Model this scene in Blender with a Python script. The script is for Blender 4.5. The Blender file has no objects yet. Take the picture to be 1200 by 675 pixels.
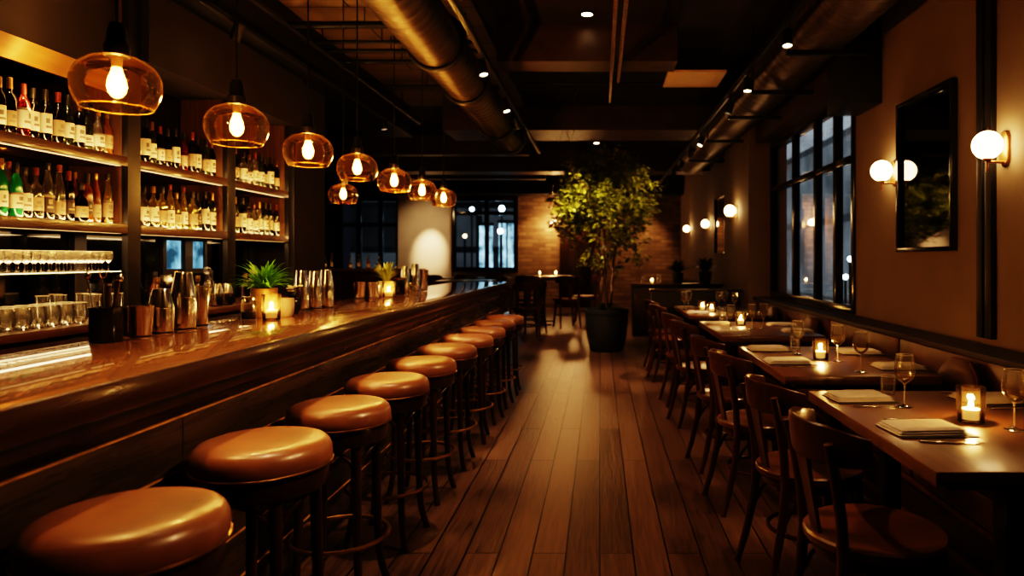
import bpy, bmesh, math, random
from mathutils import Vector, Matrix, noise
R = random.Random(7)
S = bpy.context.scene
COL = S.collection
PI = math.pi
EYE = 1.36

# ------------------------------------------------------------------ materials
MATS = {}
def new_mat(name):
    m = bpy.data.materials.new(name); m.use_nodes = True
    nt = m.node_tree; nt.nodes.clear()
    out = nt.nodes.new('ShaderNodeOutputMaterial')
    MATS[name] = m
    return m, nt, out
def N(nt, t, **kw):
    n = nt.nodes.new(t)
    for k, v in kw.items():
        if k in n.inputs: n.inputs[k].default_value = v
        else: setattr(n, k, v)
    return n
def c4(c): return (c[0], c[1], c[2], 1)
def mul(c, k): return tuple(x*k for x in c[:3])

def plain(name, col, rough=.5, metal=0., coat=0., emit=None, es=0., var=.25, scale=8., bump=0., spec=.5, stretch=(1,1,1)):
    m, nt, out = new_mat(name)
    p = N(nt, 'ShaderNodeBsdfPrincipled')
    tc = N(nt, 'ShaderNodeTexCoord'); mp = N(nt, 'ShaderNodeMapping'); mp.inputs['Scale'].default_value = stretch
    nz = N(nt, 'ShaderNodeTexNoise'); nz.inputs['Scale'].default_value = scale; nz.inputs['Detail'].default_value = 5
    nt.links.new(tc.outputs['Object'], mp.inputs['Vector']); nt.links.new(mp.outputs['Vector'], nz.inputs['Vector'])
    cr = N(nt, 'ShaderNodeValToRGB')
    cr.color_ramp.elements[0].position = .3; cr.color_ramp.elements[1].position = .7
    cr.color_ramp.elements[0].color = c4(mul(col, 1-var)); cr.color_ramp.elements[1].color = c4(mul(col, 1+var))
    nt.links.new(nz.outputs['Fac'], cr.inputs['Fac']); nt.links.new(cr.outputs['Color'], p.inputs['Base Color'])
    p.inputs['Roughness'].default_value = rough; p.inputs['Metallic'].default_value = metal
    p.inputs['Coat Weight'].default_value = coat; p.inputs['Coat Roughness'].default_value = .12
    p.inputs['Specular IOR Level'].default_value = spec
    if emit: p.inputs['Emission Color'].default_value = c4(emit); p.inputs['Emission Strength'].default_value = es
    if bump:
        b = N(nt, 'ShaderNodeBump'); b.inputs['Strength'].default_value = bump; b.inputs['Distance'].default_value = .01
        nt.links.new(nz.outputs['Fac'], b.inputs['Height']); nt.links.new(b.outputs['Normal'], p.inputs['Normal'])
    nt.links.new(p.outputs[0], out.inputs[0])
    return m

def planks(name, c1, c2, rough, w, length, axis='y', coat=0., gap=(.004, .003, .002), gapw=.004, rough_var=.15, grain=1., bump=.35, croug=.08):
    """boards running along an axis, with grain, colour change from board to board and dark joints"""
    m, nt, out = new_mat(name)
    p = N(nt, 'ShaderNodeBsdfPrincipled')
    tc = N(nt, 'ShaderNodeTexCoord')
    mp = N(nt, 'ShaderNodeMapping')
    if axis == 'y': mp.inputs['Rotation'].default_value = (0, 0, PI/2)
    elif axis == 'yz': mp.inputs['Rotation'].default_value = (0, PI/2, PI/2)
    nt.links.new(tc.outputs['Object'], mp.inputs['Vector'])
    br = N(nt, 'ShaderNodeTexBrick'); br.inputs['Scale'].default_value = 1
    br.inputs['Brick Width'].default_value = length; br.inputs['Row Height'].default_value = w
    br.inputs['Mortar Size'].default_value = gapw; br.inputs['Mortar Smooth'].default_value = .2
    br.inputs['Color1'].default_value = (0, 0, 0, 1); br.inputs['Color2'].default_value = (1, 1, 1, 1); br.inputs['Mortar'].default_value = (.5, .5, .5, 1)
    br.offset = .37
    nt.links.new(mp.outputs['Vector'], br.inputs['Vector'])
    mp2 = N(nt, 'ShaderNodeMapping'); mp2.inputs['Scale'].default_value = (1.2, 16, 16)
    nt.links.new(mp.outputs['Vector'], mp2.inputs['Vector'])
    sep = N(nt, 'ShaderNodeVectorMath', operation='MULTIPLY_ADD')
    sep.inputs[1].default_value = (7, 3, 5); nt.links.new(br.outputs['Color'], sep.inputs[0]); nt.links.new(mp2.outputs['Vector'], sep.inputs[2])
    nz = N(nt, 'ShaderNodeTexNoise'); nz.inputs['Scale'].default_value = 2.2*grain; nz.inputs['Detail'].default_value = 8; nz.inputs['Distortion'].default_value = .6
    nt.links.new(sep.outputs[0], nz.inputs['Vector'])
    mixf = N(nt, 'ShaderNodeMath', operation='MULTIPLY_ADD'); mixf.inputs[1].default_value = .40
    nt.links.new(br.outputs['Color'], mixf.inputs[0])
    sc = N(nt, 'ShaderNodeMath', operation='MULTIPLY_ADD'); sc.inputs[1].default_value = 1.4; sc.inputs[2].default_value = -.42
    nt.links.new(nz.outputs['Fac'], sc.inputs[0]); nt.links.new(sc.outputs[0], mixf.inputs[2])
    cr = N(nt, 'ShaderNodeValToRGB'); cr.color_ramp.elements[0].color = c4(c1); cr.color_ramp.elements[1].color = c4(c2)
    nt.links.new(mixf.outputs[0], cr.inputs['Fac'])
    mx = N(nt, 'ShaderNodeMix', data_type='RGBA'); mx.inputs['B'].default_value = c4(gap)
    nt.links.new(br.outputs['Fac'], mx.inputs['Factor']); nt.links.new(cr.outputs['Color'], mx.inputs['A'])
    nt.links.new(mx.outputs['Result'], p.inputs['Base Color'])
    rr = N(nt, 'ShaderNodeMapRange'); rr.inputs['To Min'].default_value = rough-rough_var; rr.inputs['To Max'].default_value = rough+rough_var
    nt.links.new(nz.outputs['Fac'], rr.inputs['Value']); nt.links.new(rr.outputs[0], p.inputs['Roughness'])
    p.inputs['Coat Weight'].default_value = coat; p.inputs['Coat Roughness'].default_value = croug
    b = N(nt, 'ShaderNodeBump'); b.inputs['Strength'].default_value = bump; b.inputs['Distance'].default_value = .004
    hh = N(nt, 'ShaderNodeMath', operation='MULTIPLY_ADD'); hh.inputs[1].default_value = -1.5
    nt.links.new(br.outputs['Fac'], hh.inputs[0]); nt.links.new(nz.outputs['Fac'], hh.inputs[2])
    nt.links.new(hh.outputs[0], b.inputs['Height']); nt.links.new(b.outputs['Normal'], p.inputs['Normal'])
    nt.links.new(p.outputs[0], out.inputs[0])
    return m

def bricks(name):
    m, nt, out = new_mat(name)
    p = N(nt, 'ShaderNodeBsdfPrincipled', Roughness=.85)
    tc = N(nt, 'ShaderNodeTexCoord'); mp = N(nt, 'ShaderNodeMapping'); mp.inputs['Rotation'].default_value = (-PI/2, 0, 0)
    nt.links.new(tc.outputs['Object'], mp.inputs['Vector'])
    br = N(nt, 'ShaderNodeTexBrick'); br.inputs['Scale'].default_value = 1; br.inputs['Brick Width'].default_value = .34; br.inputs['Row Height'].default_value = .105
    br.inputs['Mortar Size'].default_value = .016; br.inputs['Color1'].default_value = (.34, .20, .11, 1); br.inputs['Color2'].default_value = (.12, .06, .032, 1); br.inputs['Mortar'].default_value = (.17, .11, .065, 1); br.inputs['Bias'].default_value = -.1
    nt.links.new(mp.outputs['Vector'], br.inputs['Vector'])
    nz = N(nt, 'ShaderNodeTexNoise', Scale=2.2, Detail=6.); nt.links.new(tc.outputs['Object'], nz.inputs['Vector'])
    mx = N(nt, 'ShaderNodeMix', data_type='RGBA', blend_type='MULTIPLY'); mx.inputs['Factor'].default_value = .8
    nt.links.new(br.outputs['Color'], mx.inputs['A']); nt.links.new(nz.outputs['Fac'], mx.inputs['B'])
    g = N(nt, 'ShaderNodeGamma', Gamma=.8); nt.links.new(mx.outputs['Result'], g.inputs[0]); nt.links.new(g.outputs[0], p.inputs['Base Color'])
    b = N(nt, 'ShaderNodeBump', Strength=.6, Distance=.02); b.invert = True
    nt.links.new(br.outputs['Fac'], b.inputs['Height']); nt.links.new(b.outputs['Normal'], p.inputs['Normal'])
    nt.links.new(p.outputs[0], out.inputs[0])
    return m

def glass(name, tint=(1, 1, 1), edge=(.6, .6, .6), refl=1., trans=0., tcol=None, rough=.02, rimglow=0.):
    """thin-walled glass: tinted see-through wall, mirror-like at grazing angles, optional cloudy share"""
    m, nt, out = new_mat(name)
    lw = N(nt, 'ShaderNodeLayerWeight', Blend=.35)
    mc = N(nt, 'ShaderNodeMix', data_type='RGBA'); mc.inputs['A'].default_value = c4(tint); mc.inputs['B'].default_value = c4(edge)
    nt.links.new(lw.outputs['Facing'], mc.inputs['Factor'])
    tr = N(nt, 'ShaderNodeBsdfTransparent'); nt.links.new(mc.outputs['Result'], tr.inputs['Color'])
    last = tr
    if trans > 0:
        tl = N(nt, 'ShaderNodeBsdfTranslucent'); tl.inputs['Color'].default_value = c4(tcol or tint)
        df = N(nt, 'ShaderNodeBsdfDiffuse'); df.inputs['Color'].default_value = c4(tcol or tint)
        a = N(nt, 'ShaderNodeMixShader', Fac=.4); nt.links.new(tl.outputs[0], a.inputs[1]); nt.links.new(df.outputs[0], a.inputs[2])
        s = N(nt, 'ShaderNodeMixShader', Fac=trans)
        if rimglow:
            pw = N(nt, 'ShaderNodeMath', operation='POWER'); pw.inputs[1].default_value = 5.; nt.links.new(lw.outputs['Facing'], pw.inputs[0])
            mad = N(nt, 'ShaderNodeMath', operation='MULTIPLY_ADD'); mad.inputs[1].default_value = rimglow; mad.inputs[2].default_value = trans; mad.use_clamp = True
            nt.links.new(pw.outputs[0], mad.inputs[0]); nt.links.new(mad.outputs[0], s.inputs[0])
        nt.links.new(tr.outputs[0], s.inputs[1]); nt.links.new(a.outputs[0], s.inputs[2]); last = s
    gl = N(nt, 'ShaderNodeBsdfGlossy', Roughness=rough); gl.inputs['Color'].default_value = (1, 1, 1, 1)
    fr = N(nt, 'ShaderNodeFresnel', IOR=1.5)
    ma = N(nt, 'ShaderNodeMath', operation='MULTIPLY'); ma.inputs[1].default_value = refl; ma.use_clamp = True; nt.links.new(fr.outputs[0], ma.inputs[0])
    mx = N(nt, 'ShaderNodeMixShader'); nt.links.new(ma.outputs[0], mx.inputs[0]); nt.links.new(last.outputs[0], mx.inputs[1]); nt.links.new(gl.outputs[0], mx.inputs[2])
    nt.links.new(mx.outputs[0], out.inputs[0])
    return m

def glow(name, col, s):
    m, nt, out = new_mat(name)
    e = N(nt, 'ShaderNodeEmission', Strength=s); e.inputs['Color'].default_value = c4(col)
    nt.links.new(e.outputs[0], out.inputs[0]); return m

def night_facade(name, col, s, sx, sy):
    """dim building front at night with a scatter of lit window squares"""
    m, nt, out = new_mat(name)
    tc = N(nt, 'ShaderNodeTexCoord'); br = N(nt, 'ShaderNodeTexBrick', Scale=1.)
    mp = N(nt, 'ShaderNodeMapping'); mp.inputs['Rotation'].default_value = (PI/2, 0, 0) if sx > 0 else (PI/2, 0, PI/2)
    nt.links.new(tc.outputs['Object'], mp.inputs['Vector']); nt.links.new(mp.outputs['Vector'], br.inputs['Vector'])
    br.inputs['Brick Width'].default_value = abs(sx); br.inputs['Row Height'].default_value = sy; br.inputs['Mortar Size'].default_value = .12; br.offset = 0
    br.inputs['Color1'].default_value = c4(mul(col, .25)); br.inputs['Color2'].default_value = c4(mul(col, 1.6)); br.inputs['Mortar'].default_value = c4(mul(col, .18))
    nz = N(nt, 'ShaderNodeTexNoise', Scale=.9); nt.links.new(mp.outputs['Vector'], nz.inputs['Vector'])
    mx = N(nt, 'ShaderNodeMix', data_type='RGBA', blend_type='MULTIPLY'); mx.inputs['Factor'].default_value = .9
    nt.links.new(br.outputs['Color'], mx.inputs['A']); nt.links.new(nz.outputs['Fac'], mx.inputs['B'])
    e = N(nt, 'ShaderNodeEmission', Strength=s); nt.links.new(mx.outputs['Result'], e.inputs['Color'])
    nt.links.new(e.outputs[0], out.inputs[0]); return m

WARM = (1., .50, .16)
M = {}
M['floor'] = planks('oak floor', (.042, .023, .014), (.190, .112, .070), .35, .155, 2.3, 'y', gapw=.0040, bump=.8, gap=(.002, .0015, .001), grain=1.4)
M['bartop'] = planks('varnished bar top', (.13, .058, .022), (.26, .125, .053), .24, .36, 3.4, 'y', coat=1., gapw=.002, rough_var=.05, gap=(.02, .008, .004), bump=.02, croug=.03)
M['barfront'] = planks('dark bar boards', (.030, .020, .010), (.10, .064, .030), .28, 5., 1.5, 'y', gapw=.0, rough_var=.12, bump=.15)
M['edgeglint'] = plain('board edge glint', (.62, .34, .12), .38, .45, var=.35, scale=20)  # glint along the board tops put into a gold colour
M['tabletop'] = planks('table top wood', (.085, .040, .017), (.17, .082, .036), .34, .28, 2.5, 'y', coat=.3, gapw=.001, rough_var=.06, bump=.06, croug=.16)
M['darkwood'] = plain('dark stained wood', (.030, .013, .006), .34, coat=.25, var=.4, scale=14, stretch=(1, 1, .15))
M['edgewood'] = plain('dark edge wood', (.055, .024, .010), .24, coat=.6, var=.3, scale=10, stretch=(4, .3, 4))
M['mattwood'] = plain('matt dark wood', (.022, .011, .006), .62, var=.4, scale=14)
M['chairwood'] = plain('bentwood', (.070, .026, .010), .30, coat=.35, var=.4, scale=16, stretch=(1, 1, .2))
M['seatwood'] = plain('seat wood', (.13, .052, .019), .30, coat=.4, var=.4, scale=9, stretch=(.3, 2, 1))
M['stoolwood'] = plain('stool wood', (.040, .017, .008), .32, coat=.3, var=.4, scale=16, stretch=(1, 1, .2))
M['leather'] = plain('tan leather', (.215, .090, .040), .36, coat=.18, var=.38, scale=6, bump=.2)
M['benchleather'] = plain('brown bench leather', (.085, .036, .015), .42, var=.3, scale=6, bump=.2)
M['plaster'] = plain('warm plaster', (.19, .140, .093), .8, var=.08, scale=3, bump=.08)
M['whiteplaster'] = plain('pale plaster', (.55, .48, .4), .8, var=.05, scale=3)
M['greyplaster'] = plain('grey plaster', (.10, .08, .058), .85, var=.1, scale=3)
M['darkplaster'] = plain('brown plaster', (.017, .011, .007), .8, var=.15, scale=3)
M['ceil'] = plain('dark ceiling', (.026, .017, .010), .7, var=.3, scale=2)
M['ceilboards'] = planks('ceiling boards', (.14, .105, .062), (.24, .18, .11), .7, .5, 2.2, 'x', gapw=.008)
M['beam'] = plain('beam', (.075, .042, .021), .45, var=.3, scale=4)
M['black'] = plain('black metal', (.012, .011, .010), .42, var=.3, scale=12)
M['blackgloss'] = plain('black gloss', (.010, .009, .008), .18, var=.2, scale=12)
M['duct'] = plain('galvanised duct', (.115, .082, .048), .42, .7, var=.3, scale=5, bump=.5, stretch=(1, 9, 1))
M['brass'] = plain('aged brass', (.36, .20, .075), .33, .9, var=.3, scale=20)
M['steel'] = plain('polished steel', (.72, .67, .6), .15, 1., var=.06, scale=4)
M['shelfwood'] = plain('shelf wood', (.085, .038, .016), .33, coat=.3, var=.35, scale=10, stretch=(4, .3, 4))
M['coppery'] = plain('copper toned board', (.30, .15, .05), .35, .5, var=.3, scale=4, stretch=(4, .4, 4))
M['panelwood'] = plain('divider wood', (.13, .068, .030), .5, var=.3, scale=8, stretch=(6, 6, .4))
M['mirror'] = plain('smoked mirror', (.17, .175, .18), .06, 1., var=.05)
M['picglass'] = plain('dark mirror glass', (.17, .15, .13), .04, 1., var=.04)
M['brick'] = bricks('old brick')
M['amber'] = glass('amber glass', (.99, .87, .60), (.80, .42, .12), 1.1, .0025, (1., .45, .09), .03, .13)
M['amberrim'] = glass('amber glass rim', (.95, .7, .35), (.9, .5, .2), 1.3, .30, (1., .5, .12), .06)  # cloudy rim imitates the bright highlight on the shade's lower edge
M['clear'] = glass('clear glass', (.99, .99, .985), (.95, .93, .90), .75, .03, (1., .88, .68), .10, .32)
M['glassrim'] = glass('glass rim highlight', (.9, .88, .84), (.9, .85, .78), 1.2, .55, (1., .86, .65), .12)  # pale cloudy rim imitates the highlight along the glass edge
M['rackglass'] = glass('lit rack glass', (.97, .96, .94), (.80, .74, .62), 1.0, .13, (1., .86, .6), .08, .9)  # cloudier copy of the clear glass, hazed so it seems to glow
M['candleglass'] = glass('candle glass', (.98, .97, .94), (.9, .82, .7), 1.2, .005, (1., .70, .36), .05, .07)
M['frostglass'] = glass('frosted candle glass', (.95, .9, .8), (.75, .6, .4), 1.2, .14, (.9, .6, .28))
M['clearlit'] = glass('lit clear glass', (.98, .98, .97), (.85, .8, .7), 1.3, .06, (1., .86, .6), .07, .9)  # clear glass with haze added to imitate light on it
M['glassstem'] = glass('glass stem', (.93, .92, .88), (.8, .76, .68), 1.4, .14, (1., .86, .65), .10)
M['wine'] = glass('pale wine', (.96, .90, .70), (.9, .8, .6), .7, .01, (1., .8, .45), .05)
M['pane'] = glass('window glass', (.95, .96, .98), (.88, .9, .92), .38)
M['shelfglass'] = glass('shelf glass', (.86, .95, .90), (.3, .55, .42), 1., .12, (.6, .9, .75))
M['g_dark'] = glass('bottle dark', (.05, .04, .025), (.015, .012, .008), 1.2, .22, (.05, .028, .012))
M['g_olive'] = glass('bottle olive', (.16, .20, .06), (.03, .04, .01), 1.2, .35, (.13, .15, .03))
M['g_green'] = glass('bottle green', (.10, .75, .34), (.02, .25, .09), 1.2, .55, (.05, .55, .2))
M['g_clear'] = glass('bottle clear', (.95, .92, .85), (.5, .42, .3), 1.3, .13, (.9, .78, .55), .05)
M['g_amber'] = glass('bottle amber', (.80, .34, .07), (.3, .08, .01), 1.2, .4, (.6, .22, .04))
M['g_red'] = glass('bottle red', (.35, .05, .03), (.1, .01, .01), 1.2, .4, (.25, .03, .02))
M['g_yellow'] = glass('bottle straw', (.93, .82, .42), (.5, .38, .1), 1.3, .24, (1., .78, .22), .05, .3)
M['lab_cream'] = plain('cream label', (.60, .51, .37), .7, var=.06, scale=20)
M['lab_tan'] = plain('tan label', (.30, .21, .12), .7, var=.12, scale=20)
M['lab_dark'] = plain('dark label', (.05, .035, .025), .6, var=.2, scale=20)
M['ink'] = plain('label ink', (.17, .13, .09), .7)
M['cap_black'] = plain('black cap', (.018, .016, .014), .3)
M['cap_red'] = plain('red cap', (.13, .022, .012), .35)
M['cap_gold'] = plain('gold cap', (.26, .15, .05), .3, .8)
M['wax'] = plain('wax', (.9, .78, .55), .5, emit=(1., .48, .14), es=.3, var=.03)  # own emission imitates flame light glowing through the wax
M['flame'] = glow('flame', (1., .62, .22), 60)
M['bulb'] = glow('filament', (1., .62, .22), 90)
def lit_glass(name, col, s):
    m, nt, out = new_mat(name)
    tr = N(nt, 'ShaderNodeBsdfTransparent'); e = N(nt, 'ShaderNodeEmission', Strength=s); e.inputs['Color'].default_value = c4(col)
    a = N(nt, 'ShaderNodeAddShader'); nt.links.new(tr.outputs[0], a.inputs[0]); nt.links.new(e.outputs[0], a.inputs[1]); nt.links.new(a.outputs[0], out.inputs[0]); return m
M['bulbglass'] = lit_glass('lit bulb glass', (1., .50, .13), 5.)
M['globe'] = glow('opal globe', (1., .63, .30), 11)
M['lens'] = glow('lamp lens', (1., .72, .42), 14)
M['led'] = glow('led strip', (1., .60, .24), 32)
M['ledsoft'] = glow('led strip soft', (1., .58, .24), .8)
M['ledthin'] = glow('thin led', (1., .66, .32), 4)
M['acpanel'] = plain('cassette panel', (.62, .42, .26), .6, var=.04)
M['linen'] = plain('folded linen', (.46, .40, .335), .9, var=.08, scale=40, bump=.1)
M['darklinen'] = plain('dark place mat', (.03, .022, .016), .7)
M['ceramic'] = plain('grey ceramic', (.42, .34, .25), .5, var=.1)
M['planter'] = plain('charcoal planter', (.026, .030, .028), .55, var=.25, scale=5)
M['soil'] = plain('soil', (.02, .013, .008), .95, scale=30)
M['bark'] = plain('bark', (.10, .055, .028), .8, var=.4, scale=14, stretch=(1, 1, .2), bump=.4)
M['clay'] = plain('brass pot', (.36, .22, .09), .42, .35, var=.15)
def leafmat(name, c, tr):
    m, nt, out = new_mat(name)
    p = N(nt, 'ShaderNodeBsdfPrincipled', Roughness=.42); tl = N(nt, 'ShaderNodeBsdfTranslucent')
    oi = N(nt, 'ShaderNodeNewGeometry'); cr = N(nt, 'ShaderNodeValToRGB')
    cr.color_ramp.elements[0].color = c4(mul(c, .55)); cr.color_ramp.elements[1].color = c4((c[0]*1.5, c[1]*1.35, c[2]))
    nt.links.new(oi.outputs['Random Per Island'], cr.inputs['Fac'])
    nt.links.new(cr.outputs[0], p.inputs['Base Color']); nt.links.new(cr.outputs[0], tl.inputs['Color'])
    mx = N(nt, 'ShaderNodeMixShader', Fac=tr); nt.links.new(p.outputs[0], mx.inputs[1]); nt.links.new(tl.outputs[0], mx.inputs[2]); nt.links.new(mx.outputs[0], out.inputs[0])
    return m
M['leaf'] = leafmat('tree leaf', (.17, .19, .035), .4)
M['leafbright'] = leafmat('bright leaf', (.13, .40, .05), .4)
M['leafolive'] = leafmat('succulent leaf', (.26, .34, .09), .35)
M['leafdark'] = leafmat('dark leaf', (.05, .075, .025), .3)
M['blossom'] = plain('white blossom', (.75, .66, .55), .7)
M['street'] = night_facade('night street front', (.12, .145, .165), .20, 2.3, 1.7)
M['street2'] = night_facade('night side front', (.19, .225, .25), 1.5, -2.6, 2.1)
def mottled_glow(name, c1, c2, s, scale):
    m, nt, out = new_mat(name)
    tc = N(nt, 'ShaderNodeTexCoord'); nz = N(nt, 'ShaderNodeTexNoise', Scale=scale, Detail=3.); nt.links.new(tc.outputs['Object'], nz.inputs['Vector'])
    cr = N(nt, 'ShaderNodeValToRGB'); cr.color_ramp.elements[0].position = .38; cr.color_ramp.elements[1].position = .66
    cr.color_ramp.elements[0].color = c4(c1); cr.color_ramp.elements[1].color = c4(c2); nt.links.new(nz.outputs['Fac'], cr.inputs['Fac'])
    e = N(nt, 'ShaderNodeEmission', Strength=s); nt.links.new(cr.outputs[0], e.inputs['Color']); nt.links.new(e.outputs[0], out.inputs[0]); return m
M['coolpane'] = mottled_glow('blue glow pane', (.03, .08, .12), (.35, .75, 1.), .45, 6.)  # self-glowing blue for the panes added in front of the mirror
M['cool'] = mottled_glow('cool shop light', (.05, .10, .13), (.45, .80, 1.), .8, 2.4)
M['coolbright'] = glow('cool lamp', (.6, .9, 1.), 7)
M['warmdot'] = glow('warm street lamp', (1., .66, .32), 5)
M['asphalt'] = plain('asphalt', (.02, .02, .022), .7)

# ------------------------------------------------------------------ mesh builder
class MB:
    def __init__(s): s.v = []; s.f = []; s.mi = []
    def add(s, vs, fs, mi=0):
        o = len(s.v); s.v += [tuple(v) for v in vs]
        for f in fs: s.f.append(tuple(o+i for i in f)); s.mi.append(mi)
        return s
    def box(s, x0, x1, y0, y1, z0, z1, b=0., mi=0, rot=None, piv=None):
        bm = bmesh.new(); bmesh.ops.create_cube(bm, size=1)
        for v in bm.verts:
            v.co = Vector(((x0+x1)/2+v.co.x*(x1-x0), (y0+y1)/2+v.co.y*(y1-y0), (z0+z1)/2+v.co.z*(z1-z0)))
        if b > 0: bmesh.ops.bevel(bm, geom=list(bm.edges), offset=b, segments=2, affect='EDGES', profile=.6)
        if rot is not None:
            pv = Vector(piv); bmesh.ops.transform(bm, matrix=Matrix.Translation(pv) @ rot @ Matrix.Translation(-pv), verts=bm.verts)
        bm.verts.index_update()
        s.add([v.co.copy() for v in bm.verts], [[v.index for v in f.verts] for f in bm.faces], mi); bm.free(); return s
    def lathe(s, prof, n=24, c=(0, 0, 0), mi=0, cap0=True, cap1=True, a0=0., a1=2*PI, sx=1., sy=1.):
        full = abs(a1-a0-2*PI) < 1e-6; m = n if full else n+1
        vs = []
        for r, z in prof:
            for k in range(m):
                a = a0+(a1-a0)*k/n; vs.append((c[0]+r*sx*math.cos(a), c[1]+r*sy*math.sin(a), c[2]+z))
        fs = []
        for i in range(len(prof)-1):
            for k in range(n):
                k2 = (k+1) % m if full else k+1
                fs.append((i*m+k, i*m+k2, (i+1)*m+k2, (i+1)*m+k))
        if full and cap0 and prof[0][0] > 1e-5: fs.append(tuple(range(m-1, -1, -1)))
        if full and cap1 and prof[-1][0] > 1e-5: fs.append(tuple((len(prof)-1)*m+k for k in range(m)))
        return s.add(vs, fs, mi)
    def tube(s, pts, rad, n=10, mi=0, closed=False, flat=1., up=None):
        pts = [Vector(p) for p in pts]; L = len(pts)
        rr = rad if isinstance(rad, (list, tuple)) else [rad]*L
        vs = []; prev = Vector(up) if up else None
        for i, p in enumerate(pts):
            if closed: t = pts[(i+1) % L]-pts[i-1]
            else: t = pts[min(i+1, L-1)]-pts[max(i-1, 0)]
            t.normalize()
            if prev is None: prev = Vector((0, 0, 1)) if abs(t.z) < .9 else Vector((1, 0, 0))
            u = (prev-t*prev.dot(t)).normalized(); w = t.cross(u); prev = u
            for k in range(n):
                a = 2*PI*k/n; vs.append(p+(u*math.cos(a)*flat+w*math.sin(a))*rr[i])
        fs = []
        for i in range(L if closed else L-1):
            j = (i+1) % L
            for k in range(n): fs.append((i*n+k, i*n+(k+1) % n, j*n+(k+1) % n, j*n+k))
        if not closed: fs.append(tuple(range(n-1, -1, -1))); fs.append(tuple((L-1)*n+k for k in range(n)))
        return s.add(vs, fs, mi)
    def strip(s, secs, mi=0, closed=False, caps=True):
        """loft a list of equal-length closed sections"""
        n = len(secs[0]); vs = [v for sec in secs for v in sec]; fs = []; L = len(secs)
        for i in range(L if closed else L-1):
            j = (i+1) % L
            for k in range(n): fs.append((i*n+k, i*n+(k+1) % n, j*n+(k+1) % n, j*n+k))
        if caps and not closed: fs.append(tuple(range(n-1, -1, -1))); fs.append(tuple((L-1)*n+k for k in range(n)))
        return s.add(vs, fs, mi)
    def ball(s, c, r, n=14, sz=1., mi=0):
        pr = [(max(r*math.sin(PI*i/n), 0), -r*sz*math.cos(PI*i/n)) for i in range(n+1)]
        pr[0] = (1e-6, pr[0][1]); pr[-1] = (1e-6, pr[-1][1])
        return s.lathe(pr, n+4, c, mi, False, False)
    def mesh(s, name, mats, angle=38):
        me = bpy.data.meshes.new(name); me.from_pydata(s.v, [], s.f)
        for m in (mats if isinstance(mats, (list, tuple)) else [mats]): me.materials.append(M[m])
        me.polygons.foreach_set('material_index', s.mi)
        me.polygons.foreach_set('use_smooth', [True]*len(me.polygons))
        bm = bmesh.new(); bm.from_mesh(me); bmesh.ops.remove_doubles(bm, verts=bm.verts, dist=1e-5); bmesh.ops.recalc_face_normals(bm, faces=bm.faces); bm.to_mesh(me); bm.free()
        me.set_sharp_from_angle(angle=math.radians(angle)); me.update()
        return me
    def build(s, name, mats, parent=None, angle=38, loc=None):
        return link(name, s.mesh(name, mats, angle), parent, loc)

def link(name, me, parent=None, loc=None):
    o = bpy.data.objects.new(name, me); COL.objects.link(o)
    if parent: o.parent = parent
    if loc: o.location = loc
    return o
def tag(o, label, cat, group=None):
    o['label'] = label; o['category'] = cat
    if group: o['group'] = group
    return o
def thing(name, label, cat, loc=(0, 0, 0), rz=0., group=None):
    o = bpy.data.objects.new(name, None); COL.objects.link(o); o.empty_display_size = .05
    o.location = loc; o.rotation_euler = (0, 0, rz); return tag(o, label, cat, group)
def struct(o): o['kind'] = 'structure'; return o
def dup(src, loc, rz=0., label=None, group=None, sc=None):
    r = src.copy(); COL.objects.link(r); r.location = loc; r.rotation_euler = (0, 0, rz)
    if label: r['label'] = label
    if group: r['group'] = group
    if sc: r.scale = (sc,)*3
    for ch in [c for c in src.children]:
        k = ch.copy(); COL.objects.link(k); k.parent = r
        for g in [c for c in ch.children]:
            q = g.copy(); COL.objects.link(q); q.parent = k
    return r
ORD = ['first', 'second', 'third', 'fourth', 'fifth', 'sixth', 'seventh', 'eighth', 'ninth', 'tenth', 'eleventh', 'twelfth', 'thirteenth', 'fourteenth', 'fifteenth', 'sixteenth']
class Placer:
    """first call moves the built thing, later calls copy it"""
    def __init__(s, src): s.src = src; s.used = False
    def put(s, loc, rz=0., label=None, group=None, sc=None):
        if not s.used:
            s.used = True; o = s.src; o.location = loc; o.rotation_euler = (0, 0, rz)
            if label: o['label'] = label
            if group: o['group'] = group
            if sc: o.scale = (sc,)*3
            return o
        return dup(s.src, loc, rz, label, group, sc)
def lamp(name, kind, loc, energy, col=WARM, **kw):
    d = bpy.data.lights.new(name, kind); d.energy = energy; d.color = col
    for k, v in kw.items(): setattr(d, k, v)
    o = bpy.data.objects.new(name, d); COL.objects.link(o); o.location = loc; return o
def aim(o, target):
    o.rotation_euler = (Vector(target)-o.location).to_track_quat('-Z', 'Y').to_euler(); return o

# ------------------------------------------------------------------ room shell
CZ = 3.6
struct(MB().box(-8.2, 2.45, -1.5, 19.2, -.1, 0).build('floor', 'floor'))
struct(MB().box(-8.2, 2.45, -1.5, 19.2, CZ, CZ+.1).build('ceiling', 'ceil'))
struct(MB().box(-3.05, -1.1, 5.2, 9.9, CZ-.03, CZ-.001).build('ceiling_boards', 'ceilboards'))
W = 2.25
wr = MB()
wr.box(W, W+.2, -1.5, 6.0, 0, CZ).box(W, W+.2, 8.95, 19.2, 0, CZ).box(W, W+.2, 6.0, 8.95, 0, .87).box(W, W+.2, 6.0, 8.95, 2.85, CZ)
struct(wr.build('wall_right', 'plaster'))
struct(MB().box(1.95, W, 8.95, 10.7, 0, CZ).build('pillar_right', 'plaster'))
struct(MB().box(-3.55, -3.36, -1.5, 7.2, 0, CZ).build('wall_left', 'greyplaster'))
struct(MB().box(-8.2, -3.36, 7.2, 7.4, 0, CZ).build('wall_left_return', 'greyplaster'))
struct(MB().box(-8.4, -8.2, 7.2, 19.2, 0, CZ).build('wall_far_left', 'greyplaster'))
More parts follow.
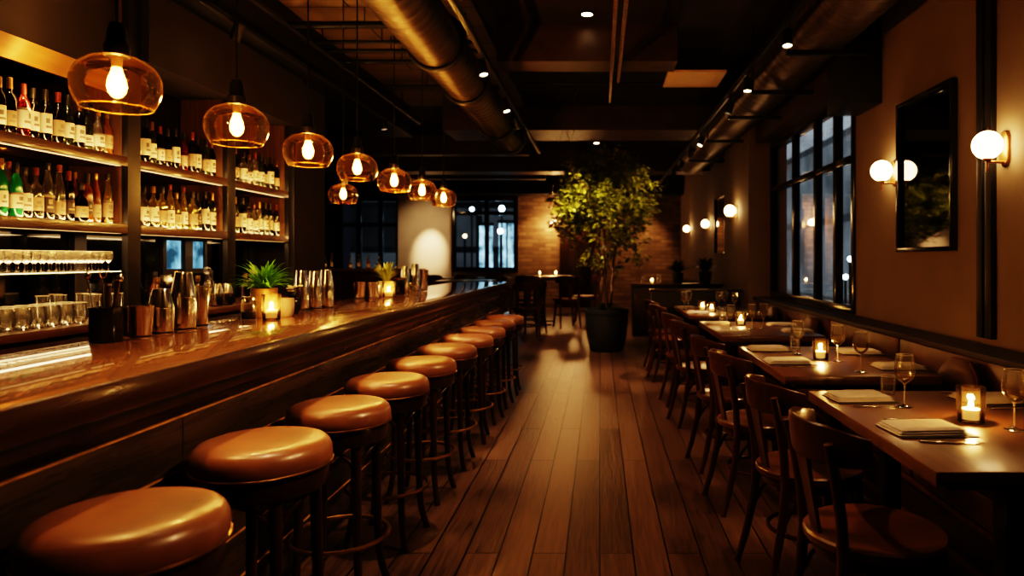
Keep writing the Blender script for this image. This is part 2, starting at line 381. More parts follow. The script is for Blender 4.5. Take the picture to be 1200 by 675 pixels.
struct(MB().box(-3.36, -2.98, 6.68, 7.4, 0, CZ).build('pillar_left', 'darkplaster'))
FY = 19.0
struct(MB().box(-2.28, W, FY, FY+.2, 0, CZ).build('wall_back', 'brick'))
struct(MB().box(-5.55, -4.13, FY-.25, FY+.2, 0, CZ).build('wall_back_plaster', 'whiteplaster'))
wb = MB()
wb.box(-4.13, -2.28, FY, FY+.2, 0, 1.0).box(-4.13, -2.28, FY, FY+.2, 3.08, CZ)
wb.box(-8.2, -5.55, FY, FY+.2, 0, .5).box(-8.2, -5.55, FY, FY+.2, 3.08, CZ).box(-8.2, -7.3, FY, FY+.2, .5, 3.08)
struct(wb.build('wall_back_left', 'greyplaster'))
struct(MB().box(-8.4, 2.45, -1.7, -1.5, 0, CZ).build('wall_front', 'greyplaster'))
# dark panel set in the brick behind the tree
struct(MB().box(-1.12, -.25, FY-.05, FY, .0, 2.75, .01).build('door_1', 'darkwood'))

def framed_window(name, axis, a0, a1, z0, z1, pos, muls, transom, t=.05, depth=.1):
    """window: a black frame with mullions and a transom, one pane"""
    w = MB()
    def bx(u0, u1, zz0, zz1, d=depth, b=.004):
        if axis == 'y': w.box(pos, pos+d, u0, u1, zz0, zz1, b)
        else: w.box(u0, u1, pos, pos+d, zz0, zz1, b)
    bx(a0, a0+t, z0, z1); bx(a1-t, a1, z0, z1); bx(a0+t, a1-t, z0, z0+t); bx(a0+t, a1-t, z1-t, z1)
    for m_ in muls: bx(m_-t/2, m_+t/2, z0+t, z1-t)
    us = [a0+t]+[x for m_ in muls for x in (m_-t/2, m_+t/2)]+[a1-t]
    for i in range(0, len(us), 2): bx(us[i], us[i+1], transom-t*.45, transom+t*.45, depth*.8)
    f = struct(w.build(name, 'blackgloss'))
    g = MB()
    if axis == 'y': g.add([(pos+.05, a0+t/2, z0+t/2), (pos+.05, a1-t/2, z0+t/2), (pos+.05, a1-t/2, z1-t/2), (pos+.05, a0+t/2, z1-t/2)], [(0, 1, 2, 3)])
    else: g.add([(a0+t/2, pos+.05, z0+t/2), (a1-t/2, pos+.05, z0+t/2), (a1-t/2, pos+.05, z1-t/2), (a0+t/2, pos+.05, z1-t/2)], [(0, 1, 2, 3)])
    g.build('window_pane', 'pane', f)
    return f
framed_window('window_1', 'y', 6.0, 8.95, .87, 2.85, W-.02, [6.5, 7.1, 7.9], 2.25, .07, .075)
framed_window('window_2', 'x', -4.13, -2.28, 1.0, 3.08, FY-.02, [-3.15], 2.62, .12)
framed_window('window_3', 'x', -7.3, -5.55, .5, 3.08, FY-.02, [-6.7, -6.1], 2.3, .12)

# wainscot, ledge, dark pilaster, soffit over the window
struct(MB().box(W-.03, W, -1.4, 8.95, 0, .84).build('wainscot_right', 'darkwood'))
struct(MB().box(W-.03, W, 10.7, 19, 0, .84).build('wainscot_right_far', 'darkwood'))
tr = MB().box(W-.035, W, 3.87, 3.935, .9, CZ, .004).box(W-.035, W, 3.96, 4.02, .9, CZ, .004).box(W-.015, W, 3.935, 3.96, .9, CZ)
struct(tr.build('trim_1', 'black'))
struct(MB().box(2.05, W, 5.95, 8.95, 2.87, CZ).build('beam_over_window', 'beam'))
struct(MB().box(1.98, W, 5.44, 5.95, 2.6, CZ, .006).build('beam_end_box', 'black'))
# cross beams
struct(MB().box(-.98, .74, 6.5, 6.87, 3.24, CZ).build('beam_front', 'beam'))
struct(MB().box(-2.3, 2.25, 9.98, 10.9, 3.24, CZ).build('beam_middle', 'beam'))
struct(MB().box(-8.2, 2.25, 14.0, 14.6, 3.15, CZ).build('beam_rear', 'beam'))
struct(MB().box(-8.2, 2.25, 18.3, FY, 3.1, CZ).build('soffit_beam', 'black'))
struct(MB().box(-3.3, -2.75, -1.4, 9.9, 3.12, CZ).build('beam_left', 'black'))
for y in (12.4, 16.2):
    struct(MB().box(-4.6, -1.3, y, y+.25, 3.25, CZ).build('beam_left_rear', 'beam'))

# outside
struct(MB().box(-9, 9, FY+.3, 30, -.1, -.02).build('street_ground', 'asphalt'))
struct(MB().box(2.6, 9, -2, FY+.3, -.1, -.02).build('side_street_ground', 'asphalt'))
struct(MB().box(-9.5, 3, 26, 26.5, -.02, 9).build('exterior_street', 'street'))
struct(MB().box(7.5, 8, -2, 30, -.02, 9).build('exterior_side_street', 'street2'))

def glowbox(name, label, cat, box, mat):
    return tag(MB().box(*box, .01).build(name, mat), label, cat)
def shopfront(label, x, w, z0, z1, y=25.9):
    t = thing('shop_window', label, 'window', (x, y, 0))
    MB().box(-w/2, w/2, -.02, .06, z0, z1).build('lit_pane', 'cool', t)
    MB().box(-w/2-.05, w/2+.05, -.06, -.02, z1, z1+.12, .01).build('head_frame', 'black', t)
    MB().box(-.03, .03, -.06, -.02, z0, z1, .005).build('mullion', 'black', t)
    return t
shopfront('pale blue lit shop window across the street, behind the far window, right pane', -3.52, .62, .75, 2.7)
shopfront('narrow pale blue lit shop window across the street, left of the brick wall', -4.32, .5, .9, 2.6)
def street_lamp(label, x, y, z, r, mat='coolbright'):
    t = thing('street_lamp', label, 'street lamp', (x, y, 0))
    MB().tube([(0, 0, -.02), (0, 0, z-r)], .03, 8).build('pole', 'black', t)
    MB().ball((0, 0, z), r).build('lamp_globe', mat, t)
street_lamp('cool white street lamp seen high in the far window', -3.45, 24., 3.12, .10)
street_lamp('cool white street lamp low behind the far window, right pane', -3.35, 23.0, 2.28, .09)
street_lamp('dim cool street lamp behind the far window, left pane', -4.5, 24, 3.1, .07)
street_lamp('warm street lamp low behind the far window, left pane', -4.45, 22.5, 2.1, .06, 'warmdot')
street_lamp('warm street lamp with globe behind the side window, second pane', 4.4, 12.6, 1.95, .08, 'warmdot')
street_lamp('small warm street lamp behind the side window, low in its near pane', 4.8, 12.6, 1.15, .06, 'warmdot')
street_lamp('tiny warm street lamp behind the near pane of the side window', 5.2, 13.6, 1.75, .05, 'warmdot')
street_lamp('small cool street lamp behind the side window, near pane', 5.5, 15.0, 1.35, .06)
street_lamp('tiny cool street lamp at the bottom of the side window', 5.9, 16.4, .92, .06)

# ------------------------------------------------------------------ ceiling services
t = thing('air_duct', 'round galvanised air duct under the ceiling above the bar stools', 'duct', (-1.215, 0, 2.965))
d = MB(); prof = []
y = 2.5
secs = []
while y < 9.3:
    for dy, rr in ((0, .196), (.02, .190), (.10, .190)):
        secs.append([(math.cos(2*PI*k/28)*rr, y+dy, math.sin(2*PI*k/28)*rr) for k in range(28)])
    y += .12
d.strip(secs); d.build('duct_body', 'duct', t)
for yy in (5.05, 6.15, 8.05, 9.1):
    ring = [(math.cos(2*PI*k/28)*.208, yy, math.sin(2*PI*k/28)*.208) for k in range(28)]
    MB().tube(ring, .02, 8, closed=True, flat=1.).build('hanger_band', 'black', t)
    MB().tube([(0, yy, .208), (0, yy, CZ-2.965)], .008, 8).build('hanger_rod', 'black', t)
t = thing('air_duct', 'wide oval air duct above the dining tables along the window wall', 'duct', (1.77, 0, 3.2))
secs = []; y = 2.5
while y < 13.2:
    for dy, k_ in ((0, 1.0), (.05, .985), (.14, .985)):
        secs.append([(math.cos(2*PI*k/28)*.27*k_, y+dy, math.sin(2*PI*k/28)*.21*k_) for k in range(28)])
    y += .16
MB().strip(secs).build('duct_body', 'duct', t)
for yy in (5.3, 6.56, 7.75, 9.3, 11.2):
    MB().box(-.32, .32, yy-.025, yy+.025, -.265, -.225, .004).build('hanger_bar', 'black', t)
    for s in (-.3, .3): MB().tube([(s, yy, -.24), (s, yy, CZ-3.2)], .008, 6).build('hanger_rod', 'black', t)
# pipes
def pipe(label, a, b, r, mat='black', nm='pipe'):
    t = thing(nm, label, 'pipe', a); d_ = Vector(b)-Vector(a)
    MB().tube([(0, 0, 0), tuple(d_)], r, 10).build('tube', mat, t)
    for u in (.12, .5, .88):
        p = d_*u; MB().tube([(p.x, p.y, r*.8), (p.x, p.y, CZ-.03-a[2])], .005, 6).build('hanger_rod', 'black', t)
    return t
for i, (yy, r, zz) in enumerate(((6.02, .035, 3.42), (6.5, .018, 3.42), (6.78, .022, 3.42), (7.15, .026, 3.42), (8.2, .026, 3.42))):
    pipe('dark ceiling pipe across the boards above the pendants, %s from the near end' % ORD[i], (-3.0, yy, zz), (-1.15, yy, zz), r)
pipe('metal conduit under the middle ceiling, the longer of two', (.115, 2.5, 3.2), (.115, 8.0, 3.2), .018, 'brass', 'conduit')
pipe('metal conduit under the middle ceiling, the shorter of two', (.19, 2.5, 3.2), (.19, 7.1, 3.2), .018, 'brass', 'conduit')
pipe('thin pipe across the ceiling behind the front beam', (-.95, 8.35, 3.5), (1.3, 8.35, 3.5), .02)
pipe('long thin pipe running beside the dark bulkhead over the bar', (-2.6, 3, 3.3), (-2.6, 9.8, 3.3), .025)

SPOTPOW = 1.0
def spot_light(label, loc, target, energy, size=.9, blend=.6, group=None, name='track_spot', rail_z=None):
    t = thing(name, label, 'spotlight', loc, 0, group)
    dvec = (Vector(target)-Vector(loc)).normalized(); q = dvec.to_track_quat('-Z', 'Y').to_matrix().to_4x4()
    can = MB().lathe([(.012, .13), (.034, .125), (.038, .11), (.038, 0), (.034, 0), (.034, .012)], 18, cap1=False)
    can.v = [tuple(q @ Vector(v)) for v in can.v]; can.build('can', 'black', t)
    ln = MB().lathe([(.001, .010), (.033, .010)], 18, cap0=False, cap1=True); ln.v = [tuple(q @ Vector(v)) for v in ln.v]; ln.build('lens', 'lens', t)
    if rail_z: MB().tube([tuple(q @ Vector((0, 0, .12))), (0, 0, rail_z-loc[2]-.02)], .010, 8).build('stem', 'black', t)
    if energy:
        l = lamp('spot', 'SPOT', Vector(loc)+dvec*.03, energy*SPOTPOW, (1., .64, .39), spot_size=size, spot_blend=blend, shadow_soft_size=.03); aim(l, target)
    return t
def track(label, x, y0, y1, z):
    return tag(MB().box(x-.018, x+.018, y0, y1, z-.02, z+.015, .003).box(x-.03, x-.022, y0, y1, z-.004, z+.012).build('light_track', 'black'), label, 'light track')
track('black lighting track beside the round duct over the stools', -.93, 2.5, 10.5, 2.99)
track('black lighting track beside the oval duct over the dining tables', 1.36, 2.5, 15.5, 3.08)
track('black lighting track over the back bar shelves', -2.62, 1.5, 9.5, 3.06)
for i, (yy, tx, ty, e) in enumerate(((2.2, -1.05, 2.0, 40), (3.3, -1.05, 3.2, 40), (4.5, -1.03, 4.5, 40), (5.47, -.25, 5.0, 58), (6.83, .0, 6.4, 62), (7.75, -.2, 8.3, 60), (8.6, -.4, 10.6, 100))):
    if yy < 5: aim(lamp('spot', 'SPOT', (-.93, yy, 2.84), e, (1., .64, .34), spot_size=.62, spot_blend=.8, shadow_soft_size=.03), (tx, ty, .7))
    else: spot_light('black track spotlight beside the round duct, %s from the near end' % ORD[i-3], (-.93, yy, 2.83), (tx, ty, 0), e, .75, .8, 'track spotlights by the round duct', rail_z=2.99)
for i, (yy, tx, ty, e) in enumerate(((4.95, 1.25, 4.4, 26), (6.29, 1.25, 5.9, 26), (7.25, .55, 7.75, 120), (9.3, .15, 8.8, 40), (10.3, .2, 12.4, 70), (11.6, .0, 13.2, 60), (12.95, -.3, 14.5, 60), (14.5, -.3, 15.5, 60))):
    spot_light('black track spotlight over the dining tables, %s from the near end' % ORD[i], (1.36, yy, 2.90), (tx, ty, 0), e, .62, .7, 'track spotlights over the tables', rail_z=3.08)
for i, (yy, ty, e) in enumerate(((1.6, 1.7, 90), (2.4, 2.6, 100), (3.4, 3.9, 90), (4.6, 5.4, 80), (6.0, 7.0, 60))):
    aim(lamp('front_fill', 'SPOT', (1.36, yy, 2.95), e, (1., .60, .28), spot_size=.5, spot_blend=1., shadow_soft_size=.05), (-1.34, ty, .66))  # unseen spots added to lighten the board front of the bar
for i, (yy, tx, ty, tz, e) in enumerate(((3.1, -2.93, 3.5, 2.42, 8), (3.45, -2.93, 3.9, 2.42, 6), (4.9, -3.1, 5.1, 1.9, 5), (8.3, -2.2, 8.6, 0, 26))):
    spot_light('small black track spotlight above the back bar, %s from the near end' % ORD[i], (-2.62, yy, 2.93), (tx, ty, tz), e, .5, .9, 'track spotlights above the back bar', rail_z=3.06)
def downlight(label, x, y, z, e, size=1.2):
    t = thing('downlight', label, 'ceiling light', (x, y, z), 0, 'ceiling downlights')
    MB().lathe([(.05, 0), (.075, 0), (.078, -.012), (.05, -.012)], 24, cap0=False, cap1=False).build('trim_ring', 'black', t)
    MB().lathe([(.001, -.006), (.052, -.006)], 20, cap0=False).build('lens', 'lens', t)
    if e: aim(lamp('down', 'SPOT', (x, y, z-.03), e, (1., .6, .28), spot_size=size, spot_blend=.9, shadow_soft_size=.05), (x, y, 0))
downlight('round recessed downlight in the ceiling before the front beam', -.117, 6.24, CZ, 30)
downlight('round recessed downlight in the ceiling behind the front beam', -.14, 8.72, CZ, 30)
downlight('round downlight beyond the middle beam, above the tree', -.07, 13.2, CZ, 60)
for yy, tx, ty, e in ((2.6, -.55, 3.0, 26), (3.9, -.6, 4.2, 26), (5.2, -.6, 5.4, 24), (1.7, 1.2, 2.3, 16), (2.5, 1.0, 2.9, 24), (3.4, .95, 3.7, 26), (2.2, .35, 2.9, 22), (3.6, .2, 4.2, 22)):
    aim(lamp('fill_spot', 'SPOT', (1.36, yy, 2.95), e, (1., .62, .32), spot_size=.62, spot_blend=.9, shadow_soft_size=.03), (tx, ty, .4))  # unseen fill lamps added to brighten tables, chairs and floor
for p_, q_, e in (((1.36, 1.1, 2.95), (1.75, 1.6, .45), 40), ((-.93, 2.6, 2.84), (1.45, 2.3, .3), 40), ((-.93, 3.6, 2.84), (1.2, 3.6, .4), 40)):
    aim(lamp('bench_fill', 'SPOT', p_, e, (1., .62, .32), spot_size=.5, spot_blend=.9, shadow_soft_size=.03), q_)  # added lamps without fixtures, brighten the bench and chairs
# cassette
t = thing('air_cassette', 'square pale ceiling air cassette in a black box above the tables', 'air conditioner', (1.035, 7.54, 3.36))
MB().box(-.27, .27, -.27, .27, .0, .24).build('housing', 'black', t)
MB().box(-.31, .31, -.32, .32, -.03, 0, .006).build('panel', 'acpanel', t)
g = MB()
for s in (-1, 1): g.box(s*.235-.012, s*.235+.012, -.2, .2, -.034, -.029)
g.box(-.2, .2, -.247, -.223, -.034, -.029); g.box(-.2, .2, .223, .247, -.034, -.029)
g.build('air_slot', 'acpanel', t)
aim(lamp('up', 'SPOT', (.95, 6.6, 2.2), 5, (1., .62, .3), spot_size=.7, spot_blend=1., shadow_soft_size=.1), (1.03, 7.54, 3.36))

# ------------------------------------------------------------------ pendants
def make_pendant():
    t = thing('pendant_lamp', 'x', 'pendant lamp')           # origin at bulb centre
    prof = [(.033, .085), (.045, .083), (.075, .072), (.102, .050), (.118, .022), (.122, -.003), (.119, -.030), (.110, -.056), (.098, -.078)]
    sm = []
    for i in range(len(prof)-1):
        for k in range(4):
            p0 = prof[max(i-1, 0)]; p1 = prof[i]; p2 = prof[i+1]; p3 = prof[min(i+2, len(prof)-1)]; u = k/4
            sm.append(tuple(.5*((2*p1[j])+(-p0[j]+p2[j])*u+(2*p0[j]-5*p1[j]+4*p2[j]-p3[j])*u*u+(-p0[j]+3*p1[j]-3*p2[j]+p3[j])*u**3) for j in (0, 1)))
    sm.append(prof[-1])
    sh = MB().lathe(sm, 48, cap0=False, cap1=False).build('glass_shade', 'amber', t)
    MB().tube([(.098*math.cos(2*PI*k/40), .098*math.sin(2*PI*k/40), -.078) for k in range(40)], .0018, 6, closed=True).build('rim', 'amberrim', sh)
    MB().lathe([(.004, .19), (.018, .185), (.026, .165), (.028, .125), (.036, .115), (.036, .084), (.030, .080), (.030, .105)], 24, cap1=False).build('socket_cap', 'black', t)
    MB().lathe([(.015, .105), (.015, .055), (.013, .048)], 18).build('bulb_collar', 'brass', t)
    b = MB().lathe([(.012, .05), (.016, .035), (.024, .012), (.027, -.008), (.024, -.028), (.014, -.042), (.003, -.047), (1e-6, -.0475)], 20, cap0=False, cap1=False).build('bulb', 'bulbglass', t)
    f = MB()
    pts = []
    for k in range(41):
        a = 2*PI*5*k/40; z = .032*math.cos(PI*k/20*2.5)
        pts.append((.011*math.cos(a/5), .011*math.sin(a/5), z-.004))
    f.tube(pts, .0042, 6, closed=False); f.build('filament', 'bulb', b)
    MB().tube([(0, 0, .185), (0, 0, 2.0)], .004, 8).build('cord', 'black', t)
    return t
PX_, PZ_ = -1.5, 1.925
pend = make_pendant(); pp = Placer(pend)
PY = (2.12, 2.82, 3.51, 4.22, 4.98, 5.76, 6.55)
for i, y in enumerate(PY):
    zz = PZ_-.02+.02*(i/6)*2
    o = pp.put((PX_, y, zz), R.random()*6, 'amber glass pendant lamp above the bar, %s of the row from the near end' % ORD[i], 'amber pendants over the bar')
    for ch in o.children:
        if ch.name.startswith('cord'): ch.scale = (1, 1, (CZ-.005-zz)/2.0)
    lamp('pendant_light', 'POINT', (PX_, y, zz-.006), 12, (1., .52, .17), shadow_soft_size=.028)
o = pp.put((-2.18, 5.8, 1.91), 1.0, 'small amber glass pendant lamp apart from the row, behind the bar', 'amber pendants over the bar')
for ch in o.children:
    if ch.name.startswith('cord'): ch.scale = (1, 1, (CZ-.005-1.91)/2.0)
lamp('pendant_light', 'POINT', (-2.18, 5.8, 1.905), 5, (1., .5, .16), shadow_soft_size=.028)

# ------------------------------------------------------------------ bar
BZ = 1.05; BF, BB = -1.215, -1.93
t = thing('bar_counter', 'long bar counter with varnished top and dark board front', 'bar counter', (-1.57, 5, 0))
def L(mb): mb.v = [(v[0]+1.57, v[1]-5, v[2]) for v in mb.v]; return mb
L(MB().box(BB, BF-.02, .35, 9.05, BZ-.075, BZ, .003)).build('countertop', 'bartop', t)
L(MB().box(BF-.0195, BF, .345, 9.055, BZ-.080, BZ+.0005, .004)).build('front_edge', 'edgewood', t)
L(MB().box(BF-.06, BF-.03, .4, 9.0, BZ-.125, BZ-.077, .004)).build('edge_moulding', 'darkwood', t)
tops = (.965, .862, .695, .528, .361, .194)
for i, z1 in enumerate(tops):
    z0 = tops[i+1]+.006 if i < 5 else .06
    b = L(MB().box(BF-.125, BF-.10, .45, 8.95, z0, z1, .003)).build('front_board', 'barfront', t)
    if i: L(MB().box(BF-.106, BF-.094, .45, 8.95, z1+.0003, z1+.0057, .0015)).build('board_glint', 'edgeglint', b)  # gold strip drawn for the glint on each board top
L(MB().box(BB+.12, BF-.12, .45, 8.95, .0, BZ-.078)).build('carcass', 'black', t)
for yy in (2.15, 4.3, 6.4):
    L(MB().box(BF-.0995, BF-.0985, yy, yy+.004, .702, .86)).build('board_joint', 'black', t)

# ------------------------------------------------------------------ bar stools
def make_stool():
    t = thing('bar_stool', 'x', 'stool')
    prof = [(.001, .787), (.08, .787), (.135, .785), (.160, .782), (.178, .776), (.190, .765), (.197, .750), (.199, .732), (.198, .718), (.194, .709), (.17, .705)]
    MB().lathe(prof, 40, cap0=False).build('seat_cushion', 'leather', t)
    ring = [(.198*math.cos(2*PI*k/44), .198*math.sin(2*PI*k/44), .709) for k in range(44)]
    MB().tube(ring, .0045, 6, closed=True).build('piping', 'brass', t.children[0])
    MB().lathe([(.150, .705), (.186, .705), (.188, .700), (.186, .645), (.182, .640), (.155, .640), (.150, .650)], 36, cap0=False, cap1=False).build('apron', 'stoolwood', t)
    for k in range(4):
        a = PI/4+k*PI/2; ca, sa = math.cos(a), math.sin(a)
        pts = []; rad = []
        for u in [i/10 for i in range(11)]:
            z = .69*(1-u); r = .150+.022*u+.035*max(0, u-.72)**2/.0784
            pts.append((r*ca, r*sa, z)); rad.append(.0195-.005*u)
        MB().tube(pts, rad, 10, up=(-sa, ca, 0)).build('leg', 'stoolwood', t)
    MB().tube([(.190*math.cos(2*PI*k/48), .190*math.sin(2*PI*k/48), .255) for k in range(48)], .0095, 8, closed=True).build('foot_ring', 'brass', t)
    for k in range(4):
        a0 = PI/4+k*PI/2
        p = []
        for u in [i/14 for i in range(15)]:
            a = a0+u*PI/2; zz = .52+.115*math.sin(PI*u)**.6; rr = .148+.012*math.sin(PI*u)
            p.append((rr*math.cos(a), rr*math.sin(a), zz))
        MB().tube(p, .0085, 8).build('brace', 'stoolwood', t)
    return t
sp = Placer(make_stool())
SY = (1.52, 2.13, 2.74, 3.33, 3.92, 4.53, 5.13, 5.72, 6.32, 6.92)
SX = (-1.05, -1.05, -1.045, -1.035, -1.025, -1.015, -1.0, -.99, -.98, -.97)
for i in range(10):
    sc = (1.02, 1.02, 1., 1., 1., 1., 1., 1., 1., 1.)[i]
    sp.put((SX[i], SY[i], 0), R.uniform(-.12, .12), 'round tan leather bar stool at the bar, %s from the near end' % ORD[i], 'bar stools along the counter', sc)

# ------------------------------------------------------------------ back bar
XF, XB = -2.95, -3.27                                     # shelf front, shelf back
t = thing('back_counter', 'dark back counter under the bottle shelves', 'counter', (-3.1, 4.8, 0))
def L2(mb): mb.v = [(v[0]+3.1, v[1]-4.8, v[2]) for v in mb.v]; return mb
L2(MB().box(-3.34, -2.80, 1.9, 6.66, .955, 1.0, .006)).build('worktop', 'shelfwood', t)
for k in range(4):
    y0 = 1.95+k*1.18
    dd = L2(MB().box(-2.86, -2.84, y0+.01, y0+1.165, .12, .93, .004)).build('door', 'darkwood', t)
    L2(MB().tube([(-2.825, y0+.55, .85), (-2.825, y0+.65, .85)], .006, 8)).build('handle', 'brass', dd)
L2(MB().box(-3.34, -2.865, 1.95, 6.66, .0, .953)).build('carcass', 'black', t)
t = thing('back_bar_shelving', 'tall back bar shelving in three bays with lit wooden shelves', 'shelving', (-3.1, 4.8, 0))
mir = L2(MB().box(-3.345, -3.33, 1.9, 6.66, 1.003, 2.9)).build('mirror_back', 'mirror', t)
DIV = ((2.96, 3.08), (4.26, 4.38), (5.40, 5.52), (6.46, 6.58))
for y0, y1 in DIV:
    L2(MB().box(-3.325, -2.985, y0+.01, y1-.01, 1.515, 3.1)).build('divider', 'panelwood', t)
    L2(MB().box(-3.325, -3.285, y0+.01, y1-.01, 1.003, 1.513)).build('rear_post', 'black', t)
    L2(MB().box(-2.985, -2.945, y0, y1, 1.003, 3.1, .004)).build('post', 'black', t)
bays = [(DIV[i][1], DIV[i+1][0]) for i in range(3)]
SHZ = (1.565, 1.985)
for (y0, y1) in bays:
    for z in SHZ:
        s_ = L2(MB().box(-3.325, -2.965, y0-.008, y1+.008, z-.042, z)).build('shelf', 'shelfwood', t)
        L2(MB().box(-2.965, -2.945, y0, y1, z-.05, z+.008, .003)).build('shelf_lip', 'shelfwood', s_)
        L2(MB().box(-2.977, -2.967, y0+.02, y1-.02, z+.0005, z+.005)).build('led_strip', 'led', s_)
        L2(MB().box(-3.0, -2.975, y0+.02, y1-.02, z-.05, z-.0425)).build('under_led_strip', 'ledsoft', s_)
# header with its cove
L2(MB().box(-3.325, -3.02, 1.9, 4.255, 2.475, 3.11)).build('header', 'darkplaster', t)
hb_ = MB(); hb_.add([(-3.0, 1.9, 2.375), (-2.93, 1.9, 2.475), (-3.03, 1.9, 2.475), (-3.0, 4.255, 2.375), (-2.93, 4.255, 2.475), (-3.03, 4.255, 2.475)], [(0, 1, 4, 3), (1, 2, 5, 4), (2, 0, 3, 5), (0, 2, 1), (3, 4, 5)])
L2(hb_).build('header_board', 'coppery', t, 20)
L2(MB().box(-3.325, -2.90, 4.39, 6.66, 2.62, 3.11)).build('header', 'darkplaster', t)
l = lamp('cove_light', 'AREA', (-2.86, 3.6, 2.36), 2.2, (1., .5, .15), shape='RECTANGLE', size=.02, size_y=1.3); aim(l, (-2.965, 3.6, 2.43))
L2(MB().box(-2.9765, -2.9735, bays[0][0]+.02, bays[0][1]-.02, 1.2803, 1.2828)).build('led_strip', 'ledthin', t)
gs = L2(MB().box(-3.31, -2.97, bays[0][0], bays[0][1], 1.272, 1.28)).build('glass_shelf', 'shelfglass', t)

for (y0, y1), e in zip(bays, (1.6, 1.5, 1.2)):                # lamps of the under-shelf strips
    yy0 = max(y0, 3.2)
    l = lamp('under_shelf_light', 'AREA', (-3.02, (yy0+y1)/2, SHZ[0]-.06), e*1.25, (1., .62, .30), shape='RECTANGLE', size=.14, size_y=y1-yy0-.06)
l = lamp('under_rack_fill', 'AREA', (-3.04, 3.75, 1.262), .9, (1., .62, .30), shape='RECTANGLE', size=.14, size_y=.9)  # added lamp with no fixture, brightens the glasses below
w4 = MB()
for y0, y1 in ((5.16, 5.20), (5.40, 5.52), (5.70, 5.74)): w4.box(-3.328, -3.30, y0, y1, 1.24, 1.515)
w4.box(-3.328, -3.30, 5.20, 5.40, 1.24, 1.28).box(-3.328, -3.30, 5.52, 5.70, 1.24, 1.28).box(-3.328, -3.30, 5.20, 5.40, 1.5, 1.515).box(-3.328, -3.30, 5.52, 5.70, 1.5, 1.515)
w4 = struct(w4.build('blue_glow_panes', 'black'))
for y0, y1 in ((5.20, 5.40), (5.52, 5.70)): MB().box(-3.326, -3.315, y0, y1, 1.28, 1.5).build('window_pane', 'coolpane', w4)  # added panes that glow by themselves, no window opening behind
# bottles
def bottle_meshes(kind, glassm, lab, cap):
    if kind == 'wine':
        pr = [(.001, .004), (.034, 0), (.037, .004), (.037, .185), (.034, .205), (.022, .226), (.0155, .243), (.0145, .295), (.0155, .296), (.0155, .302)]; cz, cr, lz = (.245, .303), .0168, (.055, .150)
    elif kind == 'spirit':
        pr = [(.001, .004), (.040, 0), (.043, .004), (.043, .155), (.040, .172), (.026, .192), (.0165, .206), (.0155, .245)]; cz, cr, lz = (.238, .282), .0185, (.045, .125)
    elif kind == 'slim':
        pr = [(.001, .004), (.032, 0), (.035, .004), (.035, .165), (.030, .200), (.021, .232), (.0150, .26), (.0145, .29)]; cz, cr, lz = (.275, .315), .0165, (.045, .135)
    else:
        pr = [(.001, .004), (.046, 0), (.049, .005), (.048, .115), (.040, .145), (.022, .165), (.017, .175), (.0165, .205)]; cz, cr, lz = (.20, .245), .021, (.03, .095)
    body = MB().lathe(pr, 22, cap0=False)
    capm = MB().lathe([(cr*.95, cz[0]), (cr, cz[0]+.003), (cr, cz[1]-.003), (cr*.9, cz[1])], 16)
    rl = max(p[0] for p in pr)+.0006
    rl_ = random.Random(hash_(kind+glassm+lab+cap)); dz = rl_.uniform(-.012, .012); lz = (lz[0]+dz*.5, lz[1]+dz+rl_.uniform(-.02, .012)); mk0 = rl_.choice((6, 7, 8, 9)); mk1 = rl_.choice((3, 4, 5)); band = rl_.random() < .3
    nu, nv = 16, 8; lb = MB(); vs = []; A0, A1 = -2.05, 1.35
    for j in range(nv+1):
        for i in range(nu+1):
            a = A0+(A1-A0)*i/nu; z = lz[0]+(lz[1]-lz[0])*j/nv; vs.append((rl*math.cos(a), rl*math.sin(a), z))
    fs = [[], []]
    for j in range(nv):
        for i in range(nu):
            mk = (mk0 <= i <= mk0+mk1-2 and 4 <= j <= 5) or (j == 2 and 6 <= i <= 6+mk1) or (band and j == 7)
            fs[1 if mk else 0].append((j*(nu+1)+i, j*(nu+1)+i+1, (j+1)*(nu+1)+i+1, (j+1)*(nu+1)+i))
    o = len(lb.v); lb.add(vs, fs[0], 0); lb.f += fs[1]; lb.mi += [1]*len(fs[1])
    return body.mesh('bottle_glass', glassm), lb.mesh('bottle_label', [lab, 'ink' if lab != 'lab_dark' else 'lab_tan']), capm.mesh('bottle_cap', cap)
BM = {}
def hash_(t_): return sum((i+1)*ord(c) for i, c in enumerate(t_))
def bottle(kind, g, lab, cap, loc, label, group, sc=1.):
    key = (kind, g, lab, cap)
    if key not in BM: BM[key] = bottle_meshes(*key)
    b, l, c = BM[key]
    t = thing('bottle', label, 'bottle', loc, R.uniform(-.25, .25), group); t.scale = (.80*sc, .80*sc, sc)
    link('glass_body', b, t); link('paper_label', l, t); link('cap', c, t)
    return t
GN = {'g_dark': 'dark', 'g_olive': 'olive green', 'g_green': 'bright green', 'g_clear': 'clear', 'g_amber': 'amber', 'g_red': 'dark red', 'g_yellow': 'straw yellow'}
LN = {'lab_cream': 'cream', 'lab_tan': 'tan', 'lab_dark': 'dark'}
def row(bay, shelf, specs, y0, y1):
    z = SHZ[0 if shelf == 'lower' else 1]+.001
    n = len(specs)
    for i, (k, g, l, c) in enumerate(specs):
        y = y0+(y1-y0)*(i+.5)/n+R.uniform(-.002, .002); x = -3.035+R.uniform(-.012, .008)
        bottle(k, 'g_'+g, 'lab_'+l, 'cap_'+c, (x, y, z), '%s bottle, %s label, %s from left on %s shelf of %s bay' % (GN['g_'+g], LN['lab_'+l], ORD[i], shelf, bay), 'bottles on the back bar shelves', R.uniform(.94, 1.03))
w = 'wine'; s_ = 'spirit'; m_ = 'slim'; q = 'squat'
